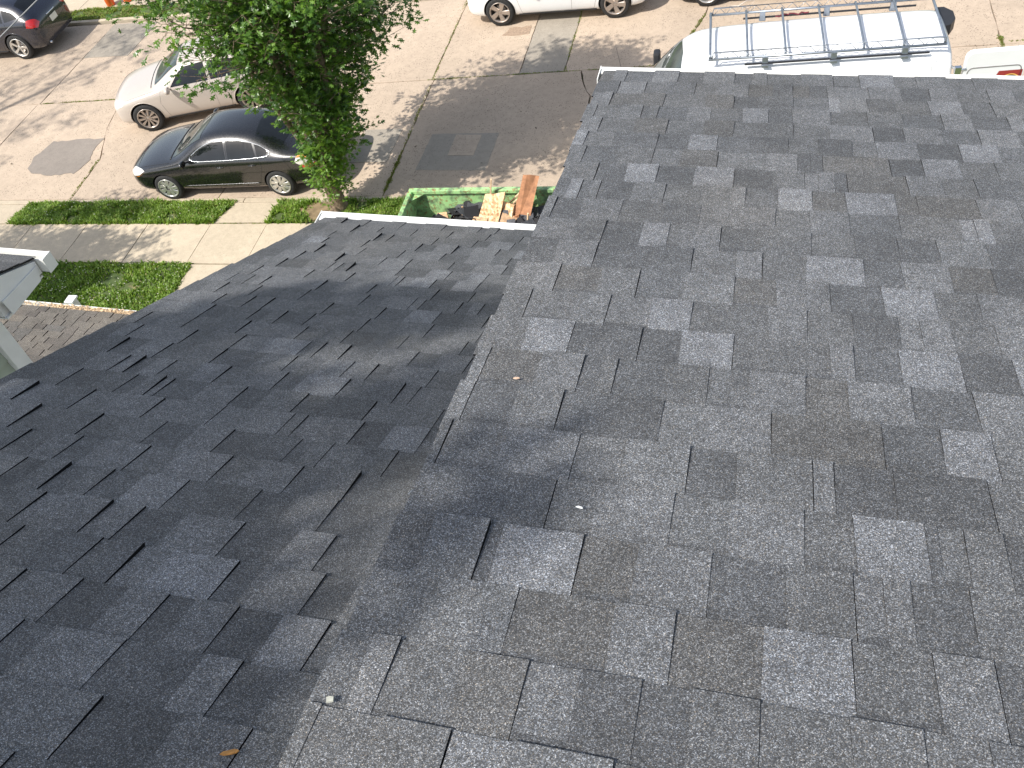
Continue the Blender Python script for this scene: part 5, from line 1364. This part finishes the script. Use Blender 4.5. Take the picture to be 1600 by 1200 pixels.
board('torn_shingle', 'crumpled grey shingle at the foot of the reddish brown board', 'shingle scrap', [(-3.98, 12.36, 1.06), (-3.68, 12.42, 1.08), (-3.62, 12.12, .92), (-3.96, 12.08, .90)], .008, M['oldsh'])
def stick(label, a, b, w, m, th=.03):
    A = Vector(a); B_ = Vector(b); d = B_ - A; L_ = d.length; mb = MB(); mb.bbox((-w / 2, -th / 2, 0), (w / 2, th / 2, L_), .004)
    q = d.to_track_quat('Z', 'Y').to_matrix().to_4x4()
    return tag(mb.build('lumber_stick', m, matrix=G @ Matrix.Translation(A) @ q), label, 'stick')
M['pine'] = mat('pale_pine', (.72, .52, .33), .7, var=.2, vscale=20)
stick('thin pale stick poking up over the far rim of the skip', (-4.56, 12.62, .95), (-4.42, 12.64, 1.62), .032, M['pine'])
stick('upright pinkish stick left of the chipboard panel', (-5.08, 12.40, .72), (-5.02, 12.44, 1.16), .035, M['tanw'])
stick('thin pale upright stick near the right end of the skip', (-3.78, 12.20, .82), (-3.70, 12.16, 1.22), .032, M['pine'])
stick('upper of two pale sticks crossing towards the reddish board', (-4.18, 12.60, 1.08), (-3.86, 12.66, 1.36), .035, M['pine'])
stick('lower of two pale sticks crossing towards the reddish board', (-4.12, 12.54, 1.10), (-3.82, 12.58, 1.34), .035, M['pine'])
stick('dark red-brown stick lying flat on the rubble at right', (-4.18, 12.24, .95), (-3.92, 12.30, 1.08), .03, M['redw'])
stick('dark red-brown stick standing at the right of the rubble', (-3.97, 12.32, .84), (-3.90, 12.24, 1.14), .03, M['redw'])

# ================================================================ SMALL THINGS IN THE STREET
def bucket(label, u, v):
    t = thing('plastic_bucket', label, 'bucket', at_g(u, v, .02), 'orange buckets on the far verge')
    mb = MB(); mb.lathe([(.001, 0), (.125, 0), (.130, .01), (.148, .34), (.150, .36), (.140, .36), (.122, .02), (.001, .02)], 28, axis='Z')
    for z in (.28, .31): mb.lathe([(.147, z - .004), (.158, z), (.147, z + .004)], 28, axis='Z')
    mb.build('pail', M['orange'], t)
    mb = MB(); mb.tube([(.15 * cos(a), .15 * sin(a) * .35 - .04 , .30 - .12 * sin(a)) for a in [pi * i / 12 for i in range(13)]], .003, 5); mb.build('wire_handle', M['galv'], t)
    mb = MB(); mb.lathe([(.001, .36), (.152, .362), (.156, .372), (.150, .38), (.001, .378)], 28, axis='Z'); mb.build('lid', M['white'], t)
M['orange'] = mat('orange_plastic', (.85, .16, .03), .4, var=.05)
bucket('left and nearer of two orange buckets on the far verge', -19.85, 24.25)
bucket('right and farther of two orange buckets on the far verge', -19.32, 24.45)
# utility wires that cross in front of the navy car
def wire(label, a, b, sag, r=.006):
    A = Vector(a); B_ = Vector(b); pts = [A.lerp(B_, i / 16) - Vector((0, 0, sag * 4 * (i / 16) * (1 - i / 16))) for i in range(17)]
    mb = MB(); mb.tube(pts, r, 6); tag(mb.build('overhead_wire', mat('wire_sheath', (.30, .30, .29), .6)), label, 'wire')
# loose leaves fallen on the carriageway and the pavement
rnd = random.Random(51)
mb_pos = [(-15.3, 18.0, .14), (-15.55, 16.1, .07), (-15.7, 15.75, .06), (-14.8, 15.75, .05), (-14.2, 16.3, .06), (-17.9, 16.3, .08), (-18.1, 15.75, .09), (-5.35, 19.25, .05), (-7.35, 20.9, .07), (-4.6, 20.2, .05), (-4.0, 20.3, .05), (-6.9, 17.0, .05), (-5.0, 17.3, .07), (-8.0, 15.35, .06), (-5.9, 17.9, .06), (-4.5, 16.6, .06), (-5.2, 14.9, .06), (-7.2, 16.1, .09), (-5.5, 15.4, .07), (-16.2, 19.6, .06), (-17.2, 20.0, .08), (-9.0, 18.2, .06), (-2.7, 20.5, .06)]
labs = 'small curled leaf fallen on the concrete road'
for i, (u, v, s) in enumerate(mb_pos):
    mb = MB()
    for q in range(1 if s < .1 else 5):
        M4 = Matrix.Translation((rnd.gauss(0, .05) if q else 0, rnd.gauss(0, .04) if q else 0, .012 + .01 * q)) @ Matrix.Rotation(rnd.uniform(0, 6.3), 4, 'Z') @ Matrix.Rotation(rnd.gauss(0, .35), 4, 'X')
        star_leaf(mb, M4, s * (1 if s < .1 else .9), 0)
    o = mb.build('fallen_leaf', M['leaf'] if i in (0, 11, 14) else M['brownleaf'] if 'brownleaf' in M else M.setdefault('brownleaf', mat('brown_leaf', (.085, .06, .03), .8, var=.3)), matrix=at_g(u, v, .006))
    tag(o, 'green oak leaf sprig fallen on the left of the road' if i == 0 else labs, 'leaf', 'leaves fallen on the road')

wire('thin grey service wire crossing in front of the navy car', CAM + Vector((-6.101, 5.772, -3.234)) * 1.0 + Vector((-2.46, -3.30, -1.55)) * 0.6, CAM + Vector((-5.855, 6.103, -3.079)) + Vector((2.46, 3.30, 1.55)) * 3.0, .0, .005)
